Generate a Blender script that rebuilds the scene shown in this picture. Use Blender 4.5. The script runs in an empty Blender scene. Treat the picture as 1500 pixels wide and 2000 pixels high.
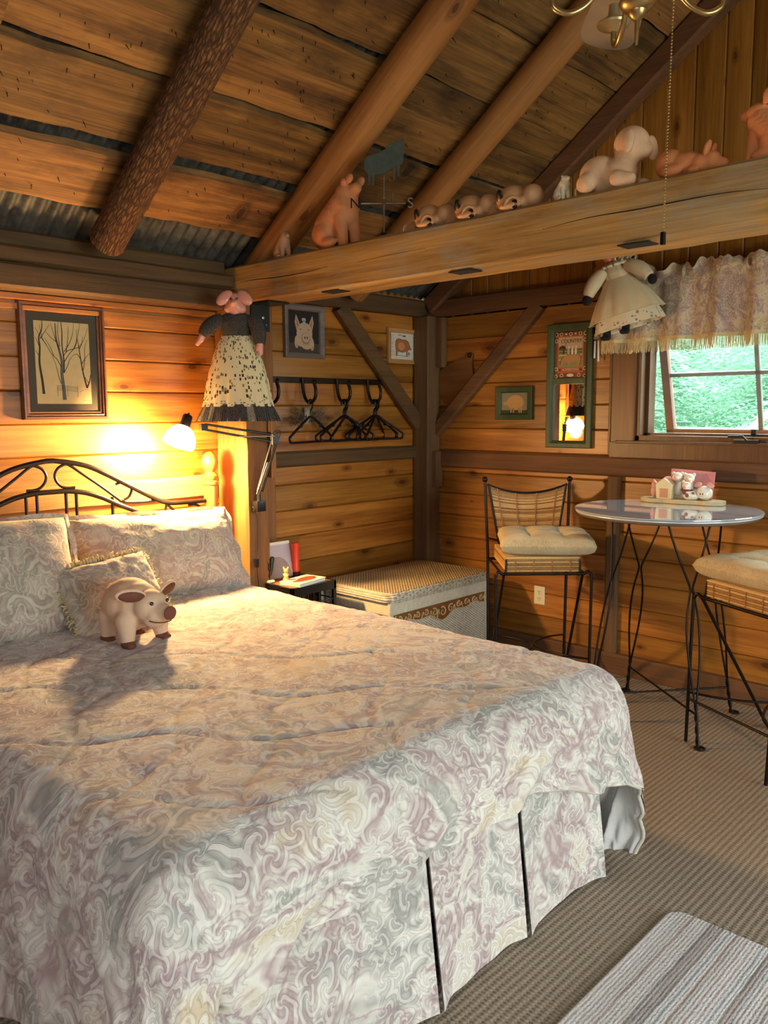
import bpy, bmesh, math, random
from math import sin, cos, pi, sqrt, atan2, exp, radians
from mathutils import Vector, Matrix, Euler, noise
S = bpy.context.scene
C = S.collection
R = random.Random(11)
V = Vector

# ------------------------------------------------------------------ camera
YAW, PIT, ROL, FPX = 0.761697, -0.122282, -0.005754, 1605.0
cf = V((cos(YAW)*cos(PIT), sin(YAW)*cos(PIT), sin(PIT)))
cr0 = V((sin(YAW), -cos(YAW), 0)); cu0 = cr0.cross(cf)
cr = cr0*cos(ROL) + cu0*sin(ROL); cu = cr.cross(cf)
EYE = V((0, 0, 1.5))
camd = bpy.data.cameras.new('camera'); camo = bpy.data.objects.new('camera', camd); C.objects.link(camo)
camo.matrix_world = Matrix(((cr.x, cu.x, -cf.x, 0), (cr.y, cu.y, -cf.y, 0), (cr.z, cu.z, -cf.z, 1.5), (0, 0, 0, 1)))
camd.sensor_fit = 'VERTICAL'; camd.sensor_height = 36; camd.lens = FPX/2000*36; camd.clip_start = .05; camd.clip_end = 200
S.camera = camo
def ray(px, py): return cf + cr*((px-750)/FPX) - cu*((py-1000)/FPX)
def onX(px, py, x): d = ray(px, py); return EYE + d*(x/d.x)
def onY(px, py, y): d = ray(px, py); return EYE + d*(y/d.y)
def onZ(px, py, z): d = ray(px, py); return EYE + d*((z-1.5)/d.z)

# ------------------------------------------------------------------ mesh building
WM = {}
def xf(loc=(0, 0, 0), rz=0, rx=0, ry=0, s=1):
    return Matrix.Translation(V(loc)) @ Euler((rx, ry, rz)).to_matrix().to_4x4() @ Matrix.Diagonal((s, s, s, 1))
class MB:
    def __init__(s): s.v = []; s.f = []; s.m = []; s.r = []; s.uv = None
    def add(s, vs, fs, mi=0, rnd=None):
        b = len(s.v); rnd = R.random() if rnd is None else rnd
        s.v += [V(v) for v in vs]
        for f in fs: s.f.append([i+b for i in f]); s.m.append(mi); s.r.append(rnd)
        return s
    def box(s, a, b, mi=0, rnd=None, M=None):
        x0, y0, z0 = a; x1, y1, z1 = b
        vs = [V(p) for p in ((x0,y0,z0),(x1,y0,z0),(x1,y1,z0),(x0,y1,z0),(x0,y0,z1),(x1,y0,z1),(x1,y1,z1),(x0,y1,z1))]
        if M: vs = [M @ v for v in vs]
        return s.add(vs, [(0,3,2,1),(4,5,6,7),(0,1,5,4),(1,2,6,5),(2,3,7,6),(3,0,4,7)], mi, rnd)
    def beam(s, p0, p1, w, h, up=(0,0,1), mi=0, rnd=None):
        p0 = V(p0); p1 = V(p1); d = (p1-p0); L = d.length; d.normalize(); up = V(up)
        sx = d.cross(up).normalized(); uz = sx.cross(d)
        M = Matrix((( d.x, sx.x, uz.x, p0.x),(d.y, sx.y, uz.y, p0.y),(d.z, sx.z, uz.z, p0.z),(0,0,0,1)))
        return s.box((0,-w/2,-h/2),(L,w/2,h/2), mi, rnd, M)
    def tube(s, pts, r, seg=8, closed=False, mi=0, caps=True, M=None, rnd=None, flat=1.0):
        pts = [V(p) for p in pts]; n = len(pts); rr = r if isinstance(r, (list, tuple)) else [r]*n
        tans = []
        for i in range(n):
            a = pts[(i-1) % n] if (closed or i > 0) else pts[i]; b = pts[(i+1) % n] if (closed or i < n-1) else pts[i]
            t = (b-a); tans.append(t.normalized() if t.length > 1e-9 else V((0,0,1)))
        t0 = tans[0]; nrm = t0.orthogonal().normalized()
        if abs(t0.z) < .9: nrm = V((0,0,1)); nrm = (nrm - t0*nrm.dot(t0)).normalized()
        vs = []; fs = []
        for i in range(n):
            t = tans[i]; nrm = (nrm - t*nrm.dot(t));
            nrm = nrm.normalized() if nrm.length > 1e-6 else t.orthogonal().normalized()
            bn = t.cross(nrm)
            for k in range(seg):
                a = 2*pi*k/seg; vs.append(pts[i] + nrm*(cos(a)*rr[i]*flat) + bn*(sin(a)*rr[i]))
        for i in range(n if closed else n-1):
            j = (i+1) % n
            for k in range(seg):
                l = (k+1) % seg; fs.append((i*seg+k, j*seg+k, j*seg+l, i*seg+l)[::-1])
        if caps and not closed:
            fs.append(tuple(range(seg))); fs.append(tuple(range((n-1)*seg, n*seg))[::-1])
        if M: vs = [M @ v for v in vs]
        return s.add(vs, fs, mi, rnd)
    def lathe(s, prof, seg=24, M=None, mi=0, rx=1, ry=1, wob=None, rnd=None, close=True):
        vs = []; fs = []; n = len(prof)
        for i, (r, z) in enumerate(prof):
            for k in range(seg):
                a = 2*pi*k/seg; q = r*(wob(a, i/(n-1)) if wob else 1)
                vs.append(V((cos(a)*q*rx, sin(a)*q*ry, z)))
        for i in range(n-1):
            for k in range(seg):
                l = (k+1) % seg; fs.append((i*seg+k, i*seg+l, (i+1)*seg+l, (i+1)*seg+k))
        if close:
            if prof[0][0] > 1e-5: fs.append(tuple(range(seg))[::-1])
            if prof[-1][0] > 1e-5: fs.append(tuple(range((n-1)*seg, n*seg)))
        if M: vs = [M @ v for v in vs]
        return s.add(vs, fs, mi, rnd)
    def ball(s, c, r, M=None, seg=16, mi=0, rot=None, rnd=None):
        r = V((r, r, r)) if not hasattr(r, '__len__') else V(r)
        T = Matrix.Translation(V(c)) @ (Euler(rot).to_matrix().to_4x4() if rot else Matrix()) @ Matrix.Diagonal((r.x, r.y, r.z, 1))
        if M: T = M @ T
        h = seg//2
        return s.lathe([(max(1e-6, sin(pi*i/h)), -cos(pi*i/h)) for i in range(h+1)], seg, T, mi, rnd=rnd, close=False)
    def prism(s, poly, t, F=None, mi=0, rnd=None):
        """poly in local xy, from z=0 to z=t"""
        n = len(poly); vs = [V((p[0], p[1], 0)) for p in poly] + [V((p[0], p[1], t)) for p in poly]
        if F: vs = [F @ v for v in vs]
        return s.add(vs, [tuple(range(n))[::-1], tuple(range(n, 2*n))] + [(i, (i+1) % n, n+(i+1) % n, n+i) for i in range(n)], mi, rnd)
    def grid(s, fn, nu, nv, mi=0, closed_u=False, rnd=None, uv=None):
        b = len(s.v); vs = []; fs = []
        for j in range(nv+1):
            for i in range(nu if closed_u else nu+1): vs.append(fn(i/nu, j/nv))
        w = nu if closed_u else nu+1
        for j in range(nv):
            for i in range(nu):
                k = (i+1) % w if closed_u else i+1
                fs.append((j*w+i, j*w+k, (j+1)*w+k, (j+1)*w+i))
        if uv:
            if s.uv is None: s.uv = {}
            for j in range(nv+1):
                for i in range(w): s.uv[b+j*w+i] = uv(i/nu, j/nv)
        return s.add(vs, fs, mi, rnd)
    def mesh(s, name, bevel=0, smooth=None, weld=False):
        me = bpy.data.meshes.new(name); bm = bmesh.new(); rl = bm.faces.layers.float.new('rnd')
        bv = [bm.verts.new(v) for v in s.v]
        ul = bm.loops.layers.uv.new('UVMap') if s.uv else None
        for f, m, r in zip(s.f, s.m, s.r):
            try: bf = bm.faces.new([bv[i] for i in f])
            except ValueError: continue
            bf.material_index = m; bf[rl] = r
            if ul:
                for lp, i in zip(bf.loops, f): lp[ul].uv = s.uv.get(i, (0, 0))
        if weld: bmesh.ops.remove_doubles(bm, verts=bm.verts, dist=1e-5)
        if bevel:
            bm.normal_update()
            ed = [e for e in bm.edges if len(e.link_faces) == 2 and e.calc_face_angle(0) > .5]
            bmesh.ops.bevel(bm, geom=ed, offset=bevel, segments=2, profile=.6, affect='EDGES', clamp_overlap=True)
        bmesh.ops.recalc_face_normals(bm, faces=bm.faces)
        bm.to_mesh(me); bm.free()
        if smooth is not None:
            me.polygons.foreach_set('use_smooth', [True]*len(me.polygons))
            if smooth < 180: me.set_sharp_from_angle(angle=radians(smooth))
        return me
def kid_matrix(p): return WM[p.name]
def obj(name, me, mats, parent=None, local=False, bevel=0, smooth=None):
    """link a mesh (or MB) as ONE object; world-space verts unless local=True"""
    if isinstance(me, MB): me = me.mesh(name, bevel, smooth)
    for m in (mats if isinstance(mats, (list, tuple)) else [mats]): me.materials.append(m)
    o = bpy.data.objects.new(name, me); C.objects.link(o)
    if parent is not None:
        o.parent = parent
        if not local: me.transform(WM[parent.name].inverted())
        WM[o.name] = WM[parent.name]
    else:
        WM[o.name] = Matrix()
    return o
def rebase(o):
    """origin of a one-mesh thing to the middle of its base"""
    vs = [v.co for v in o.data.vertices]
    c = V(((min(v.x for v in vs)+max(v.x for v in vs))/2, (min(v.y for v in vs)+max(v.y for v in vs))/2, min(v.z for v in vs)))
    o.data.transform(Matrix.Translation(-c)); o.location = c; WM[o.name] = Matrix.Translation(c)
    return o
def tag(o, label, cat, group=None, kind=None):
    o['label'] = label; o['category'] = cat
    if group: o['group'] = group
    if kind: o['kind'] = kind
    return o
def solo(name, mb, mats, label, cat, group=None, bevel=0, smooth=None, base=True, kind=None):
    o = obj(name, mb, mats, None, False, bevel, smooth)
    if base: rebase(o)
    return tag(o, label, cat, group, kind)
def struct(name, mb, mats, bevel=0, smooth=None):
    o = obj(name, mb, mats, None, False, bevel, smooth); o['kind'] = 'structure'; return o
def thing(name, label, cat, loc=(0, 0, 0), rz=0, group=None, rx=0, ry=0):
    o = bpy.data.objects.new(name, None); C.objects.link(o); o.empty_display_size = .05
    o.location = loc; o.rotation_euler = (rx, ry, rz); WM[o.name] = xf(loc, rz, rx, ry)
    return tag(o, label, cat, group)
def dup(root, loc, rz, label=None, group=None):
    r = root.copy(); C.objects.link(r); r.location = loc; r.rotation_euler = (root.rotation_euler[0], root.rotation_euler[1], rz)
    WM[r.name] = xf(loc, rz)
    if label: r['label'] = label
    if group: r['group'] = group
    for ch in list(root.children):
        c = ch.copy(); C.objects.link(c); c.parent = r
        for g in list(ch.children):
            d = g.copy(); C.objects.link(d); d.parent = c
    return r
def blobmesh(name, balls, vox, it=3, M=None):
    """one continuous surface grown from overlapping ellipsoids / capsules: (pos, r[, rot]) or (p0, p1, r0, r1)"""
    mb = MB()
    for b in balls:
        if len(b) == 4:
            p0, p1, r0, r1 = V(b[0]), V(b[1]), b[2], b[3]; n = max(4, int((p1-p0).length/(min(r0, r1)*.45)))
            for i in range(n+1):
                t = i/n; mb.ball(p0.lerp(p1, t), r0+(r1-r0)*t, seg=14)
        else: mb.ball(b[0], b[1], rot=b[2] if len(b) > 2 else None, seg=20)
    me = mb.mesh('tmp'); o = bpy.data.objects.new('tmp', me); C.objects.link(o)
    m = o.modifiers.new('r', 'REMESH'); m.mode = 'VOXEL'; m.voxel_size = vox
    m = o.modifiers.new('s', 'SMOOTH'); m.factor = .5; m.iterations = it
    dg = bpy.context.evaluated_depsgraph_get(); dg.update()
    out = bpy.data.meshes.new_from_object(o.evaluated_get(dg)); out.name = name
    bpy.data.objects.remove(o); out.materials.clear()
    if M: out.transform(M)
    out.polygons.foreach_set('use_smooth', [True]*len(out.polygons))
    return out
def textmesh(txt, size, F, depth=.0004, bold=0):
    cu_ = bpy.data.curves.new('t', 'FONT'); cu_.body = txt; cu_.size = size; cu_.align_x = 'CENTER'; cu_.align_y = 'CENTER'
    cu_.extrude = depth; cu_.offset = bold
    o = bpy.data.objects.new('t', cu_); C.objects.link(o)
    dg = bpy.context.evaluated_depsgraph_get(); dg.update()
    me = bpy.data.meshes.new_from_object(o.evaluated_get(dg)); bpy.data.objects.remove(o)
    me.transform(F); vs = [v.co.copy() for v in me.vertices]; fs = [tuple(p.vertices) for p in me.polygons]
    return vs, fs
def smoothpath(pts, n=6, closed=False):
    pts = [V(p) for p in pts]; N = len(pts); out = []
    for i in range(N if closed else N-1):
        p0 = pts[(i-1) % N] if closed or i > 0 else pts[i]; p1 = pts[i]; p2 = pts[(i+1) % N]
        p3 = pts[(i+2) % N] if closed or i < N-2 else p2
        for k in range(n):
            t = k/n; out.append(.5*((2*p1)+(p2-p0)*t+(2*p0-5*p1+4*p2-p3)*t*t+(3*p1-p0-3*p2+p3)*t**3))
    if not closed: out.append(pts[-1])
    return out
def nz(x, y=0, z=0): return noise.noise(V((x, y, z)))

# ------------------------------------------------------------------ materials
def lin(h):
    h = h.lstrip('#'); c = [int(h[i:i+2], 16)/255 for i in (0, 2, 4)]
    return tuple((x/12.92 if x <= .04045 else ((x+.055)/1.055)**2.4) for x in c) + (1,)
class G:
    def __init__(s, name):
        s.m = bpy.data.materials.new(name); s.m.use_nodes = True; s.t = s.m.node_tree
        s.b = s.t.nodes['Principled BSDF']; s.out = s.t.nodes['Material Output']
    def n(s, ty, ins=None, **kw):
        nd = s.t.nodes.new('ShaderNode'+ty)
        for k, v in kw.items(): setattr(nd, k, v)
        for k, v in (ins or {}).items():
            if hasattr(v, 'is_output') or isinstance(v, bpy.types.NodeSocket): s.t.links.new(v, nd.inputs[k])
            else: nd.inputs[k].default_value = v
        return nd
    def math(s, op, a, b=None, clamp=False):
        nd = s.t.nodes.new('ShaderNodeMath'); nd.operation = op; nd.use_clamp = clamp
        for i, v in enumerate((a, b)):
            if v is None: continue
            if isinstance(v, (int, float)): nd.inputs[i].default_value = v
            else: s.t.links.new(v, nd.inputs[i])
        return nd.outputs[0]
    def ramp(s, fac, stops, interp='LINEAR'):
        nd = s.t.nodes.new('ShaderNodeValToRGB'); cr_ = nd.color_ramp; cr_.interpolation = interp
        while len(cr_.elements) < len(stops): cr_.elements.new(.5)
        for e, (p, c) in zip(cr_.elements, stops): e.position = p; e.color = c if hasattr(c, '__len__') else (c, c, c, 1)
        s.t.links.new(fac, nd.inputs[0]); return nd.outputs[0]
    def mix(s, fac, a, b, mode='MIX'):
        nd = s.t.nodes.new('ShaderNodeMix'); nd.data_type = 'RGBA'; nd.blend_type = mode
        for k, v in ((0, fac), (6, a), (7, b)):
            if isinstance(v, (int, float, tuple)): nd.inputs[k].default_value = v
            else: s.t.links.new(v, nd.inputs[k])
        return nd.outputs[2]
    def set(s, **kw):
        for k, v in kw.items():
            k = k.replace('_', ' ')
            k = {'Color': 'Base Color', 'Spec': 'Specular IOR Level', 'Coat': 'Coat Weight', 'CoatRough': 'Coat Roughness', 'Trans': 'Transmission Weight', 'Sheen': 'Sheen Weight', 'Emit': 'Emission Color', 'EmitS': 'Emission Strength'}.get(k, k)
            if isinstance(v, (int, float, tuple)): s.b.inputs[k].default_value = v
            else: s.t.links.new(v, s.b.inputs[k])
        return s
    def bump(s, h, strength=.5, dist=.01, prev=None):
        nd = s.n('Bump', {'Height': h, 'Strength': strength, 'Distance': dist})
        if prev is not None: s.t.links.new(prev, nd.inputs['Normal'])
        s.t.links.new(nd.outputs[0], s.b.inputs['Normal']); return nd.outputs[0]
    def coord(s, scale=(1, 1, 1), src='Object', rnd=0, rot=(0, 0, 0)):
        c = s.n('TexCoord').outputs[src]
        if rnd:
            a = s.n('Attribute', attribute_name='rnd').outputs['Fac']
            off = s.n('VectorMath', {0: (rnd, rnd*1.7, rnd*.6)}, operation='SCALE'); s.t.links.new(a, off.inputs['Scale'])
            ad = s.n('VectorMath', {0: c, 1: off.outputs[0]}, operation='ADD'); c = ad.outputs[0]
        return s.n('Mapping', {'Vector': c, 'Scale': scale, 'Rotation': rot}).outputs[0]
    def noise(s, vec, scale=5, detail=4, rough=.55, dist=0):
        return s.n('TexNoise', {'Vector': vec, 'Scale': scale, 'Detail': detail, 'Roughness': rough, 'Distortion': dist}).outputs[0]
def simple(name, col, rough=.6, metal=0, var=.12, vscale=18, bump=0, bscale=120, coat=0, spec=None, sub=0):
    g = G(name); col = lin(col) if isinstance(col, str) else col
    f = g.noise(g.coord(), vscale, 4)
    d = tuple(c*(1-var) for c in col[:3])+(1,); l = tuple(min(1, c*(1+var)) for c in col[:3])+(1,)
    g.set(Color=g.ramp(f, [(.3, d), (.7, l)]), Roughness=rough, Metallic=metal, Coat=coat)
    if spec is not None: g.set(Spec=spec)
    if bump: g.bump(g.noise(g.coord(), bscale, 3), bump, .003)
    if sub: g.set(**{'Subsurface_Weight': sub}); g.b.inputs['Subsurface Radius'].default_value = (.02, .01, .006)
    return g.m
def wood(name, dark, light, axis='X', knots=0, rough=.45, bump=.25, rnd=9, freq=1.0, coat=0, contrast=1.0, saw=0, rndv=.22, src='Object', grey=None):
    g = G(name); ax = 'XYZ'.index(axis)
    def sc(al, ac): v = [ac]*3; v[ax] = al; return tuple(v)
    dark, light = lin(dark), lin(light)
    big = g.noise(g.coord(sc(.5*freq, 5*freq), src, rnd), 1.6, 3, .5, .4)
    ring = g.noise(g.coord(sc(.9*freq, 22*freq), src, rnd), 1.3, 5, .6, .9)
    fine = g.noise(g.coord(sc(5*freq, 160*freq), src, rnd), 1.0, 2)
    h = g.math('ADD', g.math('MULTIPLY', big, .38), g.math('ADD', g.math('MULTIPLY', ring, .42), g.math('MULTIPLY', fine, .20)))
    col = g.ramp(h, [(.5-.16/contrast, dark), (.5+.16/contrast, light)])
    height = ring
    if knots:
        sp_ = g.n('SeparateXYZ', {0: g.coord(sc(2.6, 6.0), src, rnd)}).outputs; oth = [sp_[i] for i in range(3) if i != ax]
        v2 = g.n('CombineXYZ', {0: sp_[ax], 1: g.math('ADD', oth[0], oth[1])}).outputs[0]
        v = g.n('TexVoronoi', {'Vector': v2, 'Scale': 1.0, 'Randomness': 1.0}, feature='F1', voronoi_dimensions='2D')
        wob = g.noise(g.coord((30, 30, 30), src, rnd), 1, 2)
        d = g.math('ADD', v.outputs['Distance'], g.math('MULTIPLY', g.math('SUBTRACT', wob, .5), .05))
        sep = g.n('SeparateColor', {0: v.outputs['Color']})
        size = g.math('MULTIPLY', g.math('SUBTRACT', sep.outputs[0], 1-knots, True), .14/knots)
        q = g.math('DIVIDE', d, g.math('ADD', size, .0005))
        km = g.math('MULTIPLY', g.ramp(q, [(.55, 1.0), (1.0, 0.0)]), .9)
        rm = g.math('MULTIPLY', g.ramp(g.math('MULTIPLY', q, .5), [(.42, 0.0), (.5, .7), (.95, 0.0)]), 1)
        col = g.mix(rm, col, tuple(c*.72 for c in dark[:3])+(1,))
        kn = g.ramp(g.math('FRACT', g.math('MULTIPLY', q, 3.0)), [(0, (dark[0]*.22, dark[1]*.17, dark[2]*.15, 1)), (1, (dark[0]*.6, dark[1]*.48, dark[2]*.4, 1))])
        col = g.mix(km, col, kn)
    if rndv:
        a = g.n('Attribute', attribute_name='rnd').outputs['Fac']
        hsv = g.n('HueSaturation', {'Color': col, 'Value': g.math('ADD', g.math('MULTIPLY', a, rndv*2), 1-rndv), 'Hue': g.math('ADD', g.math('MULTIPLY', a, -.010), .502)})
        col = hsv.outputs[0]
    if grey:
        gm = g.ramp(g.noise(g.coord(sc(1.2, 3), src, rnd), 2.2, 5, .65), [(.48, 0.0), (.68, 1.0)])
        col = g.mix(g.math('MULTIPLY', gm, .7), col, lin(grey))
    g.set(Color=col, Roughness=rough, Coat=coat)
    if coat: g.set(CoatRough=.35)
    n1 = g.bump(height, bump, .004)
    if saw:
        w = g.n('TexWave', {'Vector': g.coord(sc(1, .12), src, rnd), 'Scale': 45, 'Distortion': 1.5, 'Detail': 2}, wave_type='BANDS', bands_direction=axis).outputs[1]
        n1 = g.bump(w, saw, .002, n1)
    g.bump(fine, bump*.6, .002, n1)
    return g.m
# ------------------------------------------------------------------ material library
PINE_X = wood('pine_boards_x', '#7c470f', '#bd8030', 'X', knots=.5, contrast=1.25, rough=.40, coat=.15)
PINE_Y = wood('pine_boards_y', '#74410e', '#b2772b', 'Y', knots=.5, contrast=1.25, rough=.40, coat=.15)
PINE_Z = wood('pine_boards_z', '#74480f', '#b27c32', 'Z', knots=.5, contrast=1.25, rough=.40, coat=.1)
TIMB_X = wood('old_timber_x', '#3e2a12', '#6f4e26', 'X', rough=.75, bump=.5, rndv=.1, saw=.10)
TIMB_Y = wood('old_timber_y', '#452c17', '#775028', 'Y', rough=.75, bump=.5, rndv=.1, saw=.10)
TIMB_Z = wood('old_timber_z', '#4a321b', '#7d5a33', 'Z', rough=.75, bump=.5, rndv=.1)
POST_Z = wood('hewn_post', '#6b4018', '#a46e34', 'Z', rough=.7, bump=.7, rndv=.1, knots=.25)
TIE = wood('hewn_tie_beam', '#7d5722', '#cda05a', 'Y', contrast=1.3, rough=.72, bump=.8, rndv=.05, saw=.10, freq=.8, grey='#9a8f78')
DECK = wood('weathered_roof_boards', '#452a0e', '#aa7a38', 'X', knots=.45, rough=.7, bump=.9, rndv=.25, freq=.8, contrast=1.15, grey='#2e1a08')
LOG = wood('peeled_log', '#77491c', '#b57d3c', 'Y', knots=.4, rough=.65, bump=.6, rndv=.08, freq=.8, src='UV')
TRIM_D = wood('brown_trim', '#5a3314', '#8d5a2a', 'Y', rough=.5, bump=.3, rndv=.1)
SASHW = wood('window_wood', '#432810', '#6e4824', 'Z', rough=.42, bump=.2, rndv=.08)
TURNED = wood('honey_turned_wood', '#8a4a18', '#b36c2e', 'Z', rough=.35, bump=.1, rndv=.05, coat=.4)
DARKFR = wood('walnut_frame', '#3f200e', '#7a4a26', 'X', rough=.35, bump=.2, coat=.3)
GREYFR = wood('grey_washed_frame', '#5a4c46', '#86766c', 'X', rough=.6, bump=.3)
LIGHTFR = wood('light_oak_frame', '#a8763c', '#cf9f62', 'X', rough=.5, bump=.2)
GREENFR = wood('dark_green_painted_wood', '#252e16', '#41502a', 'Z', rough=.5, bump=.25, rndv=.05)
PLAQUE = wood('brown_plaque_wood', '#5f3816', '#8a5a2c', 'Y', rough=.5, bump=.3)
PALEWD = wood('pale_board_wood', '#cbb07c', '#e8d8ae', 'X', rough=.5, bump=.2)

def bark_mat():
    g = G('tree_bark')
    w = g.n('TexNoise', {'Vector': g.coord((10, 6, 1), 'UV'), 'Scale': 2.0, 'Detail': 3.0}).outputs[1]
    q = g.n('VectorMath', {0: g.coord((84, 19, 1), 'UV'), 1: w}, operation='ADD').outputs[0]
    v = g.n('TexVoronoi', {'Vector': q, 'Scale': 1.0}, feature='DISTANCE_TO_EDGE').outputs['Distance']
    n = g.noise(g.coord((50, 12, 1), 'UV'), 1.6, 6, .7, .6)
    h = g.math('ADD', g.math('MULTIPLY', g.ramp(v, [(0, 0.0), (.28, 1.0)]), .35), n)
    big = g.noise(g.coord((4, 2, 1), 'UV'), 1.5, 3)
    col = g.ramp(h, [(.38, lin('#2a1708')), (.62, lin('#5f3a1a')), (.85, lin('#8f6234')), (1.0, lin('#b08a58'))])
    g.set(Color=g.mix(g.math('MULTIPLY', big, .3), col, lin('#4a2c14')), Roughness=.85)
    g.bump(h, 1.0, .014); return g.m
BARK = bark_mat()
def metal_sheet():
    g = G('galvanised_roof_sheet')
    n = g.noise(g.coord((4, 4, 4)), 3, 5, .7)
    g.set(Color=g.ramp(n, [(.3, lin('#26241d')), (.7, lin('#68635a'))]), Roughness=.6, Metallic=.1)
    g.bump(g.noise(g.coord(), 60, 3), .3, .003); return g.m
SHEET = metal_sheet()
IRON = simple('black_iron', '#1c1310', .38, .6, .25, 30, .15, 200)
IRONBED = simple('bronze_black_iron', '#231a14', .35, .5, .2, 30)
BLACKPL = simple('black_plastic', '#121110', .35, 0, .15, 20)
BRONZE = simple('dark_bronze_hook', '#2a1c12', .4, .6, .2, 30)
BRASS = simple('antique_brass', '#b59a66', .3, .9, .15, 30)
PEWTER = simple('pewter_metal', '#8d887c', .35, .8, .15, 30)
STEEL = simple('steel', '#c9c6bd', .3, .9, .08, 30)
WHITEPL = simple('white_plastic', '#d9cfae', .4, 0, .04, 10)
TERRA = simple('terracotta', '#d58a58', .78, 0, .08, 14, .12, 160)
TERRA2 = simple('bright_terracotta', '#d98650', .8, 0, .08, 14, .12, 160)
CLAYPINK = simple('pinkish_clay', '#c9976e', .6, 0, .1, 20, .1, 120)
PLUSH = simple('cream_pink_plush', '#e2b58c', .95, 0, .12, 16, .5, 260)
CERAM = simple('white_ceramic', '#e9e0cc', .18, 0, .04, 20, coat=.6)
CERSPOT = simple('pink_ceramic', '#dda08d', .2, 0, .05, 20, coat=.6)
BISQ = simple('tan_clay_spotted_pig', '#c99668', .5, 0, .08, 20, .05)
BLACKSPOT = simple('black_glaze', '#120e0c', .3, 0, .1, 20)
PIGPINK = simple('painted_pink_resin', '#d9917c', .35, 0, .08, 16, coat=.3)
EARSH = simple('dusky_pink_resin', '#b5654f', .4, 0, .08, 16)
FELT = simple('cream_suede_pig', '#d8b597', .8, 0, .05, 12, .12, 300)
BROWNFELT = simple('brown_suede', '#6b3a26', .75, 0, .15, 30, .1, 300)
EYE_M = simple('dark_bead', '#1a0b08', .15, 0, .05, 20, coat=.5)
ORANGE = simple('orange_red_plastic', '#d8401c', .35, 0, .04, 10)
CARD = simple('cream_card', '#e4d8bd', .7, 0, .04, 12)
PAPERW = simple('white_paper', '#dcd6d0', .6, 0, .03, 12)
PINKNAP = simple('pink_paper_napkins', '#c98080', .8, 0, .05, 30)
LINING = simple('white_cotton_lining', '#c9c6c0', .85, 0, .03, 10, .15, 300)
TWINE = simple('dried_flower_stems', '#7a6a4c', .9, 0, .25, 60)
PETAL = simple('dried_flower_heads', '#6e5548', .9, 0, .4, 60)
FABBLACK = simple('black_cloth', '#0e0c0c', .9, 0, .15, 60)
BLADE = simple('taupe_fan_blade', '#a8977f', .5, 0, .06, 8)
ORANGETOP = simple('orange_wood_top', '#b86a34', .4, 0, .12, 12)

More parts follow.
